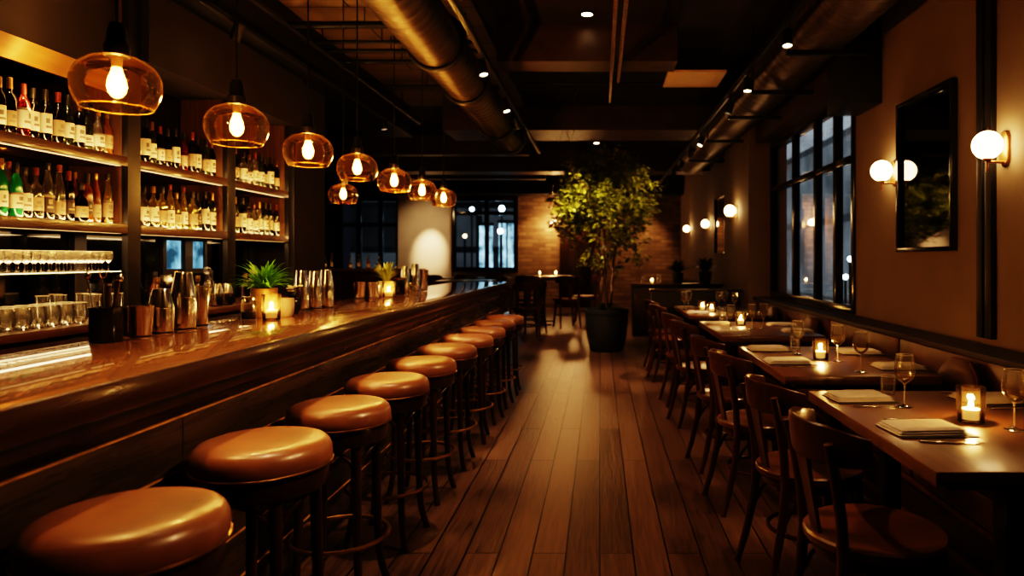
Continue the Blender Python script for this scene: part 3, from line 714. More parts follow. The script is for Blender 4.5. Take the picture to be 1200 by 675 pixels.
row('near', 'upper', [(w,'dark','cream','gold'),(w,'dark','cream','gold'),(w,'dark','tan','gold'),(w,'red','cream','red'),(w,'dark','cream','black'),(w,'dark','cream','black'),(w,'dark','tan','red'),(w,'olive','cream','black'),(w,'dark','cream','gold'),(s_,'olive','cream','black'),(s_,'clear','cream','gold'),(s_,'amber','tan','gold')], 3.33, 4.235)
row('near', 'lower', [(s_,'red','cream','gold'),(w,'green','cream','gold'),(w,'green','cream','black'),(s_,'clear','cream','black'),(s_,'clear','tan','red'),(m_,'clear','dark','black'),(m_,'clear','tan','red'),(w,'dark','dark','red'),(q,'dark','tan','black'),(w,'amber','dark','black'),(m_,'amber','tan','gold'),(m_,'yellow','tan','black')], 3.36, 4.235)
row('middle', 'upper', [(w,'dark','cream','black'),(w,'dark','cream','black'),(w,'olive','cream','gold'),(w,'dark','cream','red'),(w,'dark','tan','black'),(w,'dark','cream','black'),(w,'red','tan','black'),(w,'dark','tan','red'),(w,'dark','cream','black'),(w,'olive','tan','black'),(w,'dark','cream','gold')], 4.42, 5.38)
row('middle', 'lower', [(m_,'clear','cream','black'),(s_,'clear','cream','black'),(s_,'yellow','cream','gold'),(s_,'yellow','tan','black'),(m_,'yellow','cream','red'),(s_,'yellow','tan','gold'),(m_,'yellow','cream','red'),(s_,'yellow','tan','black'),(w,'olive','dark','black'),(w,'dark','cream','black'),(w,'olive','cream','gold')], 4.42, 5.38)
row('far', 'upper', [(w,'dark','tan','black'),(w,'dark','tan','gold'),(s_,'clear','cream','black'),(s_,'clear','cream','gold'),(w,'clear','cream','red'),(w,'olive','cream','black'),(w,'dark','tan','black'),(w,'dark','cream','black'),(w,'dark','tan','gold')], 5.55, 6.44)
row('far', 'lower', [(w,'olive','cream','black'),(w,'olive','tan','gold'),(w,'dark','cream','black'),(s_,'clear','cream','black'),(s_,'clear','cream','red'),(w,'clear','cream','gold'),(w,'olive','cream','black'),(w,'dark','tan','black'),(w,'dark','cream','red')], 5.55, 6.44)
for i, (y, g, c) in enumerate(((3.56, 'green', 'red'), (3.66, 'clear', 'red'), (4.12, 'amber', 'gold'))):
    bottle('slim', 'g_'+g, 'lab_cream', 'cap_'+c, (-3.17, y, SHZ[0]+.001), '%s bottle with %s cap, %s of three behind the front row, near bay' % (GN['g_'+g], c, ORD[i]), 'bottles on the back bar shelves')

# glassware
def wineglass_mesh(h=.21, bowl=.038, mat='clear'):
    k = h/.21
    prof = [(.001, .004), (.030*k, .002), (.034*k, .001), (.034*k, .003), (.012*k, .007), (.0045*k, .014), (.0036*k, .05*k), (.0036*k, .085*k), (.006*k, .095*k)]
    bw = [(.006*k, .095*k), (.018*k, .102*k), (bowl*.82, .117*k), (bowl*.98, .137*k), (bowl, .152*k), (bowl*.94, .178*k), (bowl*.80, .21*k), (bowl*.79, .21*k)]
    return prof, bw
def rim(r, z, t=.0011): return [(r*math.cos(2*PI*k/28), r*math.sin(2*PI*k/28), z) for k in range(28)]
pr, bw = wineglass_mesh(.122, .0255)
g = MB().lathe(pr+bw[1:], 20, cap0=False, cap1=False); g.tube(rim(bw[-1][0], .122), .0014, 5, closed=True, mi=1)
GM = g.mesh('small_wine_glass', ['rackglass', 'glassrim'])
for rowi, x in (('front', -3.01), ('second', -3.085), ('third', -3.16)):
    for i in range(16):
        y = 3.37+i*.054+(.02 if rowi == 'second' else 0)
        if y < 3.42 and rowi != 'front': continue
        o = link('wine_glass', GM, None, (x, y, 1.281))
        tag(o, 'short clear wine glass, %s from left in the %s row on the glass shelf' % (ORD[i], rowi), 'glass', 'glasses on the back bar glass shelf')
g = MB().lathe([(.001, .004), (.026, .001), (.036, .012), (.046, .04), (.048, .06), (.044, .09), (.036, .115)], 22, cap0=False, cap1=False); g.tube(rim(.036, .115), .0014, 5, closed=True, mi=1)
TM = g.mesh('stemless_glass', ['clearlit', 'glassrim'])
for rowi, x in (('front', -2.90), ('back', -3.0)):
    for i in range(8):
        y = 3.14+i*.094+(.03 if rowi == 'back' else 0)
        if y < 3.2: continue
        tag(link('stemless_glass', TM, None, (x, y, 1.001)), 'round stemless glass, %s from left in the %s row on the back counter' % (ORD[i], rowi), 'glass', 'stemless glasses on the back counter')
g = MB().lathe([(.001, .006), (.028, .001), (.030, .006), (.033, .15)], 20, cap0=False, cap1=False); g.tube(rim(.033, .15), .0014, 5, closed=True, mi=1)
HM = g.mesh('highball_glass', ['clearlit', 'glassrim'])
for i, (x, y) in enumerate(((-3.12, 3.82), (-3.10, 3.92), (-2.95, 3.99), (-3.03, 4.05), (-3.12, 4.11), (-2.92, 4.13), (-3.2, 4.01))):
    tag(link('highball_glass', HM, None, (x, y, 1.001)), 'tall clear highball glass, %s beyond the stemless glasses on the back counter' % ORD[i], 'glass', 'highball glasses on the back counter')

# shakers
def shaker(kind, loc, label, h, r, group):
    t = thing('cocktail_shaker' if kind != 'tin' else 'shaker_tin', label, 'cocktail shaker', loc, R.random()*6, group)
    if kind == 'tin':                                   # open tin, wider at the rim
        MB().lathe([(.001, .003), (r*.80, 0), (r*.82, .004), (r*.985, h-.004), (r, h), (r*.97, h), (r*.80, .01), (.001, .01)], 32, cap0=False, cap1=False).build('tin_body', 'steel', t)
        MB().tube([(r*math.cos(2*PI*k/32), r*math.sin(2*PI*k/32), h) for k in range(32)], .0016, 6, closed=True).build('rolled_rim', 'steel', t)
        MB().lathe([(r*.83, .006), (r*.84, .006), (r*.84, .014), (r*.83, .014)], 28, cap0=False, cap1=False).build('base_band', 'black', t)
    else:
        hb = h*.57
        MB().lathe([(.001, .003), (r*.93, 0), (r*.95, .004), (r, hb*.6), (r, hb)], 32, cap0=False, cap1=False).build('lower_tin', 'steel', t)
        MB().lathe([(r*.985, hb-.012), (r*1.0, hb), (r*.97, hb+.01), (r*.66, h-.006), (r*.62, h), (.001, h)], 32, cap0=False, cap1=False).build('upper_tin', 'steel', t)
        MB().tube([(r*1.005*math.cos(2*PI*k/32), r*1.005*math.sin(2*PI*k/32), hb) for k in range(32)], .0018, 6, closed=True).build('joint_rim', 'steel', t)
        MB().lathe([(r*.955, .004), (r*.965, .004), (r*.968, .012), (r*.958, .012)], 28, cap0=False, cap1=False).build('base_band', 'black', t)
G_ = 'steel shakers on the bar'
Z = BZ+.001
t = thing('bar_caddy', 'black round caddy of bar tools at the near end of the bar items', 'caddy', (-1.83, 2.53, Z))
MB().lathe([(.001, .004), (.050, 0), (.053, .004), (.053, .130), (.049, .130), (.049, .02), (.001, .02)], 30, cap0=False, cap1=False).build('caddy', 'blackgloss', t)
def bar_spoon(label, dx, dy, lean, h, kind):
    o = thing('bar_spoon' if kind else 'muddler', label, 'bar tool', (-1.83+dx, 2.53+dy, Z+.021), 0, 'bar tools in the caddy')
    top = (lean[0], lean[1], h)
    if kind == 1:
        MB().tube([(0, 0, 0), (lean[0]*.5, lean[1]*.5, h*.5), top], .0022, 8).build('shaft', 'steel', o)
        MB().ball(top, .011, 10, 1.5).build('bowl', 'steel', o)
    elif kind == 2:
        MB().tube([(0, 0, 0), top], .0022, 8).build('shaft', 'steel', o)
        MB().tube([(lean[0]+.012*math.cos(a), lean[1], h+.012+.016*math.sin(a)) for a in [2*PI*k/16 for k in range(16)]], .002, 6, closed=True).build('strainer_ring', 'brass', o)
    else:
        MB().tube([(0, 0, 0), top], [.006, .009], 10).build('handle', 'darkwood', o)
        MB().ball(top, .011, 10).build('knob', 'darkwood', o)
bar_spoon('thin steel bar spoon leaning to the left in the caddy', -.02, -.02, (-.022, -.015, .225), .225, 1)
bar_spoon('steel bar tool with a brass ring in the caddy', .0, -.01, (.005, -.012, .22), .22, 2)
bar_spoon('wooden muddler standing in the black caddy', .015, .015, (.012, .006, .20), .20, 0)
bar_spoon('steel bar spoon with round end leaning right in the caddy', .02, -.005, (.022, .018, .215), .215, 1)
bar_spoon('second wooden muddler at the back of the black caddy', -.012, .02, (-.008, .02, .185), .185, 0)
shaker('tin', (-1.775, 2.64, Z), 'short open steel shaker tin beside the black caddy', .125, .044, G_)
shaker('tin', (-1.865, 2.70, Z), 'short steel tin half hidden behind the caddy', .115, .042, G_)
shaker('boston', (-1.80, 2.80, Z), 'medium two-piece steel shaker, between the short tin and the tallest shaker', .185, .048, G_)
shaker('boston', (-1.80, 2.95, Z), 'tallest two-piece steel shaker of the near cluster', .25, .050, G_)
shaker('tin', (-1.80, 3.075, Z), 'slim steel shaker tin right of the tallest shaker', .185, .037, G_)
shaker('boston', (-1.775, 4.06, Z), 'two-piece steel shaker, left of three beyond the green plant', .24, .046, G_)
shaker('boston', (-1.735, 4.15, Z), 'two-piece steel shaker, middle of three beyond the green plant', .235, .044, G_)
shaker('boston', (-1.705, 4.25, Z), 'two-piece steel shaker, right of three beyond the green plant', .24, .046, G_)
shaker('tin', (-1.74, 5.25, Z), 'open steel tin left of the second candle on the bar', .125, .045, G_)
shaker('tin', (-1.83, 5.20, Z), 'open steel tin at the left of the far bar cluster', .13, .045, G_)
shaker('boston', (-1.77, 6.2, Z), 'slender steel shaker, left of the far cluster of three', .24, .045, G_)
shaker('boston', (-1.72, 6.36, Z), 'slender steel shaker, middle of the far cluster of three', .26, .045, G_)
shaker('tin', (-1.69, 6.55, Z), 'steel tin, right of the far cluster of three', .2, .045, G_)

# candles
def candle_set(loc, hl, cl, h=.125, r=.047, e=1.1, wax=.036, gm='candleglass'):
    t = tag(MB().lathe([(.001, .006), (r*.86, .0), (r*.92, .004), (r, h*.5), (r, h), (r*.95, h), (r*.94, h*.5), (r*.86, .012), (.001, .012)], 30, cap0=False, cap1=False).build('candle_holder', gm, None, 38, loc), hl, 'candle holder')
    c = thing('candle', cl, 'candle', (loc[0], loc[1], loc[2]+.0125))
    MB().lathe([(.001, 0), (r*.70, 0), (r*.72, .003), (r*.72, wax-.004), (r*.66, wax), (.001, wax-.004)], 22, cap0=False, cap1=False).build('wax_body', 'wax', c)
    MB().tube([(0, 0, wax-.005), (.001, 0, wax+.008)], .0012, 6).build('wick', 'black', c)
    MB().lathe([(1e-6, wax+.001), (.007, wax+.005), (.0095, wax+.011), (.0075, wax+.020), (.0035, wax+.031), (1e-6, wax+.040)], 12, cap0=False, cap1=False).build('flame', 'flame', c)
    if e: lamp('candle_light', 'POINT', (loc[0], loc[1], loc[2]+wax+.04), e, (1., .5, .15), shadow_soft_size=.012)
candle_set((-1.655, 3.44, Z), 'frosted glass candle holder on the bar beside the green plant', 'lit candle in the holder on the bar beside the green plant', .13, .046, 1.5, gm='frostglass')
candle_set((-1.67, 5.40, Z), 'glass candle holder on the bar below the small succulent', 'lit candle on the bar below the small succulent', .13, .05, 1.5, gm='frostglass')

# jars, cups, vases on the bar
def jar(name, label, loc, h, r, mats, neck=.8, fill=.5):
    t = thing(name, label, 'jar', loc)
    MB().lathe([(.001, .004), (r*.95, 0), (r, .004), (r, h*.78), (r*neck, h*.9), (r*neck, h)], 24, cap0=False, cap1=False).build('jar_glass', mats[0], t)
    if fill: MB().lathe([(.001, .006), (r*.92, .006), (r*.93, h*fill), (.001, h*fill)], 20, cap0=False, cap1=False).build('contents', mats[1], t)
    MB().lathe([(r*neck*1.05, h), (r*neck*1.08, h+.004), (r*neck*1.08, h+.012), (.001, h+.014)], 20, cap1=False).build('lid', mats[2], t)
jar('glass_jar', 'small clear glass jar with dark contents left of the candle', (-1.765, 3.43, Z), .105, .036, ('clear', 'g_dark', 'steel'), .9, .4)
t = tag(MB().lathe([(.001, .004), (.03, 0), (.040, .02), (.043, .06), (.040, .10), (.037, .10), (.039, .06), (.001, .03)], 24, cap0=False, cap1=False).build('ceramic_cup', 'ceramic', None, 38, (-1.67, 3.63, Z)), 'grey ceramic cup behind the candle on the bar', 'cup')
def leafy(mb, c, n, length, width, spread, lift, curl=.5, rng=R, mi=0):
    """arching blade leaves from a centre"""
    for i in range(n):
        a = rng.random()*2*PI; sp_ = spread*(.25+.75*rng.random()); Ln = length*rng.uniform(.65, 1.05); wd = width*rng.uniform(.7, 1.2)
        d = Vector((math.cos(a), math.sin(a), 0)); side = Vector((-d.y, d.x, 0)); pts = []
        for k in range(6):
            u = k/5; out = math.sin(sp_*(.6+.4*u))*u; up_ = math.cos(sp_)*u*lift+u*(1-u)*.55
            p = Vector(c)+d*(Ln*(out+.06))+Vector((0, 0, Ln*(up_-curl*sp_*.22*u*u)))
            ww = wd*math.sin(PI*min(.97, .12+u*.88))**.8
            pts.append((p-side*ww/2, p+Vector((0, 0, -ww*.12)), p+side*ww/2))
        vs = [q for t_ in pts for q in t_]; fs = []
        for k in range(5):
            for j in range(2): fs.append((k*3+j, k*3+j+1, (k+1)*3+j+1, (k+1)*3+j))
        mb.add(vs, fs, mi)
    return mb
t = thing('potted_plant', 'bright green leafy plant in a brass pot on the bar', 'plant', (-1.77, 3.60, Z))
MB().lathe([(.001, .004), (.048, 0), (.052, .006), (.066, .15), (.062, .155), (.060, .14), (.001, .135)], 28, cap0=False, cap1=False).build('pot', 'clay', t)
leafy(MB(), (0, 0, .135), 170, .20, .015, 1.35, .92, .30).build('leaves', 'leafbright', t)
MB().lathe([(.001, .138), (.058, .137)], 18, cap0=False, cap1=False).build('soil', 'soil', t)
t = thing('flower_vase', 'small dark vase of white blossoms beside the grey cup', 'vase', (-1.735, 3.86, Z))
MB().lathe([(.001, .004), (.030, 0), (.042, .03), (.036, .075), (.024, .09), (.026, .10)], 22, cap0=False, cap1=False).build('vase', 'blackgloss', t)
for i in range(12):
    a = R.random()*2*PI; r = R.uniform(.01, .05); z = R.uniform(.12, .165)
    st = MB().tube([(0, 0, .08), (r*.5*math.cos(a), r*.5*math.sin(a), z*.8), (r*math.cos(a), r*math.sin(a), z)], .0015, 5).build('stem', 'leafdark', t)
    b = MB()
    for k in range(5):
        aa = 2*PI*k/5; b.ball((r*math.cos(a)+.007*math.cos(aa), r*math.sin(a)+.007*math.sin(aa), z), .0065, 6, .6)
    b.build('blossom', 'blossom', st)
t = thing('potted_succulent', 'small olive green succulent in a pale pot behind the second candle', 'plant', (-1.76, 5.62, Z))
MB().lathe([(.001, .004), (.05, 0), (.055, .006), (.066, .12), (.062, .124), (.06, .11), (.001, .105)], 26, cap0=False, cap1=False).build('pot', 'ceramic', t)
leafy(MB(), (0, 0, .105), 70, .19, .020, 1.05, 1.0, .1).build('leaves', 'leafolive', t)
jar('storage_jar', 'dark storage jar right of the second candle on the bar', (-1.72, 5.85, Z), .13, .05, ('g_dark', 'g_dark', 'brass'), .85, 0)
jar('storage_jar', 'small glass jar right of the dark storage jar on the bar', (-1.60, 5.80, Z), .09, .035, ('clear', 'g_yellow', 'steel'), .85, .6)

# back counter clutter beyond the near bay
for i, (kind, g, lab, cap, x, y) in enumerate((('squat','g_clear','lab_cream','cap_gold',-2.95,4.55),('spirit','g_amber','lab_tan','cap_black',-3.05,4.68),('squat','g_amber','lab_cream','cap_gold',-2.93,4.80),('spirit','g_clear','lab_cream','cap_gold',-3.06,4.93),('squat','g_clear','lab_tan','cap_gold',-2.98,5.06),('spirit','g_clear','lab_cream','cap_black',-2.96,5.2),('squat','g_yellow','lab_tan','cap_gold',-2.92,5.62),('spirit','g_clear','lab_cream','cap_gold',-2.95,5.78),('squat','g_amber','lab_tan','cap_black',-2.93,5.98))):
    bottle(kind, g, lab, cap, (x, y, 1.001), '%s bottle with %s label, %s from left among the back counter bottles' % (GN[g], LN[lab], ORD[i]), 'bottles on the back counter', .95)
t = thing('decanter', 'clear glass decanter with a ball stopper on the back counter', 'decanter', (-3.06, 5.32, 1.001))
MB().lathe([(.001, .004), (.055, 0), (.066, .02), (.062, .09), (.03, .15), (.016, .19), (.016, .235), (.02, .24)], 26, cap0=False, cap1=False).build('decanter_body', 'clear', t)
MB().ball((0, 0, .268), .028, 14).build('stopper', 'clear', t)
shaker('boston', (-2.86, 5.1, 1.001), 'steel shaker on the back counter, left of the pair', .17, .042, 'steel shakers on the back counter')
shaker('boston', (-2.86, 5.24, 1.001), 'steel shaker on the back counter, right of the pair', .17, .042, 'steel shakers on the back counter')
shaker('tin', (-2.86, 5.5, 1.001), 'steel tin on the back counter before the second post', .14, .042, 'steel shakers on the back counter')

# ------------------------------------------------------------------ dining: bench, tables, chairs
t = thing('banquette_bench', 'long dark leather banquette along the window wall', 'bench', (1.84, 5, 0))
def L3(mb): mb.v = [(v[0]-1.84, v[1]-5, v[2]) for v in mb.v]; return mb
L3(MB().box(1.52, 2.21, .4, 8.9, .0, .29)).build('base', 'darkwood', t)
L3(MB().box(1.475, 1.55, .4, 8.9, .292, .318, .003)).build('front_rail', 'seatwood', t)
L3(MB().box(1.50, 1.52, .4, 8.9, .09, .12, .003)).build('kick_rail', 'seatwood', t)
for k in range(6):
    y0 = .42+k*1.41
    L3(MB().box(1.47, 2.02, y0, y0+1.40, .32, .455, .03)).build('seat_cushion', 'benchleather', t)
    L3(MB().box(2.03, 2.20, y0, y0+1.40, .46, .82, .025)).build('back_cushion', 'benchleather', t)
L3(MB().box(2.0, 2.25, .4, 8.92, .825, .86, .006)).build('top_ledge', 'mattwood', t)

def cushion(label, y, lean):
    t = thing('bench_cushion', label, 'cushion', (1.955, y, .456), 0, 'cushions on the banquette')
    secs = []
    for i in range(13):
        u = i/12; zz = .01+.345*u; hw = .20*(1-.55*max(0, u-.6)**2/.16)*(1-.25*max(0, .12-u)/.12); th = .012+.05*math.sin(PI*min(1, .08+u*.86))**.6
        secs.append([(.05-.0*u-th*math.copysign(abs(math.cos(a))**.8, math.cos(a))*.8-lean*(1-u)-.035, hw*math.copysign(abs(math.sin(a))**.6, math.sin(a)), zz) for a in [2*PI*k/24 for k in range(24)]])
    c = MB().strip(secs).build('cushion_body', 'benchleather', t)
    MB().tube([(.015-lean*(1-i/12), sgn*.196*(1-.55*max(0, i/12-.6)**2/.16), .01+.345*i/12) for sgn in (1,) for i in range(13)]+[(.015-lean*(1-i/12), -.196*(1-.55*max(0, i/12-.6)**2/.16), .01+.345*i/12) for i in range(12, -1, -1)], .005, 6).build('piping', 'seatwood', c)
cushion('brown leather cushion against the banquette back, beside the second table', 3.72, .06)
cushion('brown leather cushion against the banquette back, beside the third table', 6.35, .06)
cushion('brown leather cushion against the banquette back, beside the fourth table', 7.75, .06)
def make_table(name, label, loc, wx, ly, hz=.75):
    t = thing(name, label, 'table', loc)
    MB().box(-wx/2, wx/2, -ly/2, ly/2, hz-.045, hz, .006).build('tabletop', 'tabletop', t)
    MB().box(-wx/2+.08, wx/2-.12, -ly/2+.10, ly/2-.10, hz-.085, hz-.046).build('apron', 'darkwood', t)
    for s in (-1, 1):
        y = s*(ly/2-.16); x = -.10
        MB().box(x-.035, x+.035, y-.035, y+.035, .03, hz-.046, .004).build('leg', 'black', t)
        MB().box(x-.22, x+.22, y-.035, y+.035, .0, .03, .006).build('foot', 'black', t)
    return t
TX = 1.37; TW = .82
T = [(2.55, 1.20, 'nearest table with plain wooden top, the closest to the camera'), (4.14, 1.20, 'wooden dining table, second along the banquette'), (6.0, 1.25, 'wooden dining table beside the window, third along the banquette'), (8.0, 1.35, 'wooden dining table with two candles, fourth along the banquette')]
for y, ly, lab in T:
    make_table('dining_table', lab, (TX, y, 0), TW, ly)['group'] = 'dining tables along the banquette'
TZ = .751

def make_chair():
    t = thing('dining_chair', 'x', 'chair')
    # saddle seat
    secs = []
    n = 36
    def outline(k, inset=0.):
        a = 2*PI*k/n; r = .215-inset
        x = r*math.cos(a); y = r*math.sin(a)*(1.0+.06*math.cos(a))
        return x*1.02, y
    for z, ins, dz in ((.425, .012, 0), (.435, .002, 0), (.455, 0, 0), (.462, .006, 0), (.463, .03, -.002), (.458, .075, -.005), (.455, .13, -.006), (.455, .205, -.006)):
        secs.append([(*outline(k, ins), z+dz) for k in range(n)])
    MB().strip(secs).build('seat', 'seatwood', t)
    MB().lathe([(.165, .424), (.188, .424), (.188, .39), (.165, .39), (.165, .424)], 32, cap0=False, cap1=False).build('apron', 'chairwood', t)
    for s in (-1, 1):
        MB().tube([(.145, s*.135, .425), (.155, s*.142, .25), (.175, s*.155, .08), (.19, s*.165, 0)], [.019, .018, .015, .013], 10).build('leg', 'chairwood', t)
        pts = [(-.25, s*.165, 0), (-.215, s*.158, .12), (-.18, s*.150, .28), (-.168, s*.148, .42), (-.178, s*.152, .55), (-.200, s*.158, .68), (-.222, s*.162, .775)]
        MB().tube(pts, [.014, .016, .018, .019, .018, .017, .015], 10).build('leg', 'chairwood', t)
    # curved top rail
    secs = []; nn = 26
    for i in range(nn+1):
        u = i/nn*2-1; a = u*1.22; rr = .222
        taper = 1-.30*max(0, abs(u)-.55)/.45
        cx_, cy_ = -.03-rr*math.cos(a), rr*math.sin(a)*.98
        nx, ny = math.cos(a), -math.sin(a)
        hh = .062*taper; zc = .765-.012*abs(u)**2; th = .009
        sec = []
        for k in range(12):
            b = 2*PI*k/12; ez = math.copysign(abs(math.sin(b))**.6, math.sin(b))*hh; et = math.copysign(abs(math.cos(b))**.7, math.cos(b))*th
            lean = -.10*(ez)
            sec.append((cx_+nx*(et)+lean*1., cy_+ny*et, zc+ez))
        secs.append(sec)
    MB().strip(secs).build('top_rail', 'chairwood', t)
    # centre splat
    sp_ = MB(); secs = []
    for u in [i/8 for i in range(9)]:
        z = .445+.29*u; x = -.185-.055*u; hw = .030+.018*u*u
        secs.append([(x-.006, -hw, z), (x+.006, -hw, z), (x+.006, hw, z), (x-.006, hw, z)])
    sp_.strip(secs).build('splat', 'chairwood', t)
    MB().tube([(.16*math.cos(2*PI*k/36)-.005, .16*math.sin(2*PI*k/36), .20) for k in range(36)], .0095, 8, closed=True).build('stretcher_ring', 'chairwood', t)
    for k in range(2):
        s = -1 if k else 1; p = []
        for u in [i/12 for i in range(13)]:
            p.append((-.17+.32*u, s*(.146-.004*u), .27+.13*math.sin(PI*u)**.7))
        MB().tube(p, .008, 8).build('brace', 'chairwood', t)
    p = []
    for u in [i/12 for i in range(13)]: p.append((.148, -.137+.274*u, .27+.13*math.sin(PI*u)**.7))
    MB().tube(p, .008, 8).build('brace', 'chairwood', t)
    return t
cp = Placer(make_chair())
for i, (x, y, rz) in enumerate(((.90, 2.25, .10), (.90, 2.95, .16), (.88, 3.80, .14), (.87, 4.52, .14), (.86, 5.68, .16), (.85, 6.45, .12), (.82, 7.68, .12), (.82, 8.45, .05))):
    cp.put((x, y, 0), rz, 'curved back bentwood chair at the dining tables, %s from the camera along the aisle' % ORD[i], 'bentwood chairs along the aisle', 1.03)

# tableware
pr, bw = wineglass_mesh(.215, .041)
def make_wineglass():
    t = thing('wine_glass', 'x', 'glass')
    MB().lathe(pr, 26, cap0=False, cap1=False).build('stem_and_foot', 'glassstem', t)
    sm = []
    for i in range(len(bw)-2):
        for k in range(3):
            u = k/3; p0 = bw[max(i-1, 0)]; p1 = bw[i]; p2 = bw[i+1]; p3 = bw[i+2]
            sm.append(tuple(.5*((2*p1[j])+(-p0[j]+p2[j])*u+(2*p0[j]-5*p1[j]+4*p2[j]-p3[j])*u*u+(-p0[j]+3*p1[j]-3*p2[j]+p3[j])*u**3) for j in (0, 1)))
    sm.append(bw[-2])
    b = MB().lathe(sm, 30, cap0=False, cap1=False).build('bowl', 'clear', t)
    MB().tube([(bw[-1][0]*math.cos(2*PI*k/32), bw[-1][0]*math.sin(2*PI*k/32), bw[-1][1]) for k in range(32)], .0017, 6, closed=True).build('rim', 'glassrim', b)
    wl = [(max(.001, r-.0015), z) for r, z in sm if z < .158]; wl[0] = (.001, wl[0][1]+.002)
    MB().lathe(wl+[(.001, wl[-1][1])], 26, cap0=False, cap1=False).build('wine', 'wine', t)
    return t
wg = Placer(make_wineglass())
TN = ('nearest', 'second', 'third', 'fourth')
GLS = [(0, 1.25, 2.80, 'near its far edge beside the knife'), (0, 1.47, 2.42, 'right of the candle'),
       (1, 1.25, 4.32, 'left of the candle'), (1, 1.405, 4.03, 'just right of the candle'), (1, 1.40, 3.66, 'at its near edge'),
       (2, 1.11, 5.80, 'left of the candle'), (2, 1.31, 5.88, 'right of the candle, the middle one'), (2, 1.42, 5.93, 'right of the candle, the rightmost'),
       (3, 1.0, 8.1, 'leftmost'), (3, 1.08, 8.3, 'second from left'), (3, 1.42, 8.15, 'right of both candles'), (3, 1.52, 8.3, 'behind the others'), (3, 1.56, 7.9, 'rightmost')]
for ti, x, y, where in GLS:
    wg.put((x, y, TZ), R.random()*6, 'clear stemmed wine glass on the %s dining table, %s' % (TN[ti], where), 'wine glasses on the dining tables')
def tumbler(label, loc, h=.085, r=.036):
    t = thing('water_tumbler', label, 'glass', loc, 0, 'tumblers on the dining tables')
    MB().lathe([(.001, .008), (r*.8, .008), (r*.88, .0), (r*.9, .004), (r, h)], 24, cap0=False, cap1=False).build('tumbler_glass', 'clear', t)
    MB().tube([(r*math.cos(2*PI*k/28), r*math.sin(2*PI*k/28), h) for k in range(28)], .0012, 5, closed=True).build('rim', 'glassrim', t)
tumbler('low clear tumbler by the glass on the second dining table', (1.31, 4.58, TZ))
tumbler('wide clear tumbler at the far end of the third dining table', (1.17, 6.45, TZ), .10, .045)
tumbler('low clear tumbler at the far edge of the nearest dining table', (1.30, 3.08, TZ), .08, .034)
candle_set((1.386, 2.55, TZ), 'clear glass candle holder on the nearest dining table', 'lit candle on the nearest dining table', .132, .050, 4.6)
candle_set((1.335, 4.13, TZ), 'clear glass candle holder on the second dining table', 'lit candle on the second dining table', .12, .047, 4.0)
candle_set((1.29, 6.25, TZ), 'clear glass candle holder on the third dining table', 'lit candle on the third dining table', .115, .047, 3.2)
candle_set((1.20, 8.0, TZ), 'glass candle holder, left of two on the fourth dining table', 'lit candle, left of two on the fourth dining table', .12, .05, 1.4)
candle_set((1.27, 7.75, TZ), 'glass candle holder, right of two on the fourth dining table', 'lit candle, right of two on the fourth dining table', .12, .05, 1.4)
def napkin_mesh(k):
    mb = MB(); r = random.Random(k)
    nx, ny = 12, 14; W_, L_ = .17, .25
    for layer in range(3):
        z0 = .001+layer*.0072; ins = layer*.004; off = (r.uniform(-.004, .004), r.uniform(-.004, .004))
        top = []; bot = []
        for j in range(ny+1):
            for i in range(nx+1):
                u, v = i/nx, j/ny
                x = (u-.5)*(W_-2*ins)+off[0]; y = (v-.5)*(L_-2*ins)+off[1]
                e = min(u, 1-u, v, 1-v); puff = .0068*min(1, (e*9)**.5 if e > 0 else 0)
                wv = .0016*noise.noise((x*18+k, y*18, layer*3.1))
                top.append((x, y, z0+puff+wv*min(1, e*9))); bot.append((x, y, z0-.0005))
        o = len(top); fs = []
        for j in range(ny):
            for i in range(nx):
                a = j*(nx+1)+i; fs.append((a, a+1, a+nx+2, a+nx+1)); fs.append((o+a, o+a+nx+1, o+a+nx+2, o+a+1))
        ed = [i for i in range(nx)]+[]
        per = [(i, i+1) for i in range(nx)]+[(nx+j*(nx+1), nx+(j+1)*(nx+1)) for j in range(ny)]+[(ny*(nx+1)+i+1, ny*(nx+1)+i) for i in range(nx-1, -1, -1)]+[((j+1)*(nx+1), j*(nx+1)) for j in range(ny-1, -1, -1)]
        for a, b in per: fs.append((a, o+a, o+b, b))
        mb.add(top+bot, fs)
    return mb.mesh('folded_napkin', 'linen', 60)
NM = [napkin_mesh(k) for k in (3, 8)]
matm = MB().box(-.095, .095, -.135, .135, 0, .003, .001).mesh('place_mat', 'darklinen')
NAP = [(0, 1.12, 2.97, 'at its far left'), (0, 1.14, 2.42, 'at its near left'), (0, 1.66, 2.93, 'at its far right'),
       (1, 1.10, 4.0, 'at its near left'), (1, 1.12, 4.56, 'at its far left'), (1, 1.67, 4.40, 'at its far right'), (1, 1.66, 3.80, 'at its near right'),
       (2, 1.09, 6.35, 'at its far left'), (2, 1.10, 5.62, 'at its near left'), (2, 1.66, 6.25, 'at its far right'), (2, 1.65, 5.70, 'at its near right'),
       (3, 1.05, 8.45, 'at its far left'), (3, 1.10, 7.62, 'at its near left'), (3, 1.66, 7.6, 'at its near right')]
def cutlery(kind):
    mb = MB()
    if kind == 'knife':
        mb.box(-.006, .006, -.10, -.01, 0, .005, .002)
        mb.add([(-.008, -.012, .001), (.008, -.012, .001), (.009, .07, .001), (.0, .11, .001), (-.008, .08, .001), (-.008, -.012, .003), (.008, -.012, .003), (.009, .07, .003), (0, .11, .003), (-.008, .08, .003)],
               [(0, 1, 2, 3, 4), (9, 8, 7, 6, 5), (0, 5, 6, 1), (1, 6, 7, 2), (2, 7, 8, 3), (3, 8, 9, 4), (4, 9, 5, 0)])
    else:
        mb.box(-.004, .004, -.10, .04, 0, .004, .0015); mb.box(-.011, .011, .036, .06, .001, .004, .001)
        for k in range(4): mb.box(-.011+k*.0064, -.0078+k*.0064, .058, .1, .001, .004)
    return mb.mesh(kind, 'steel')
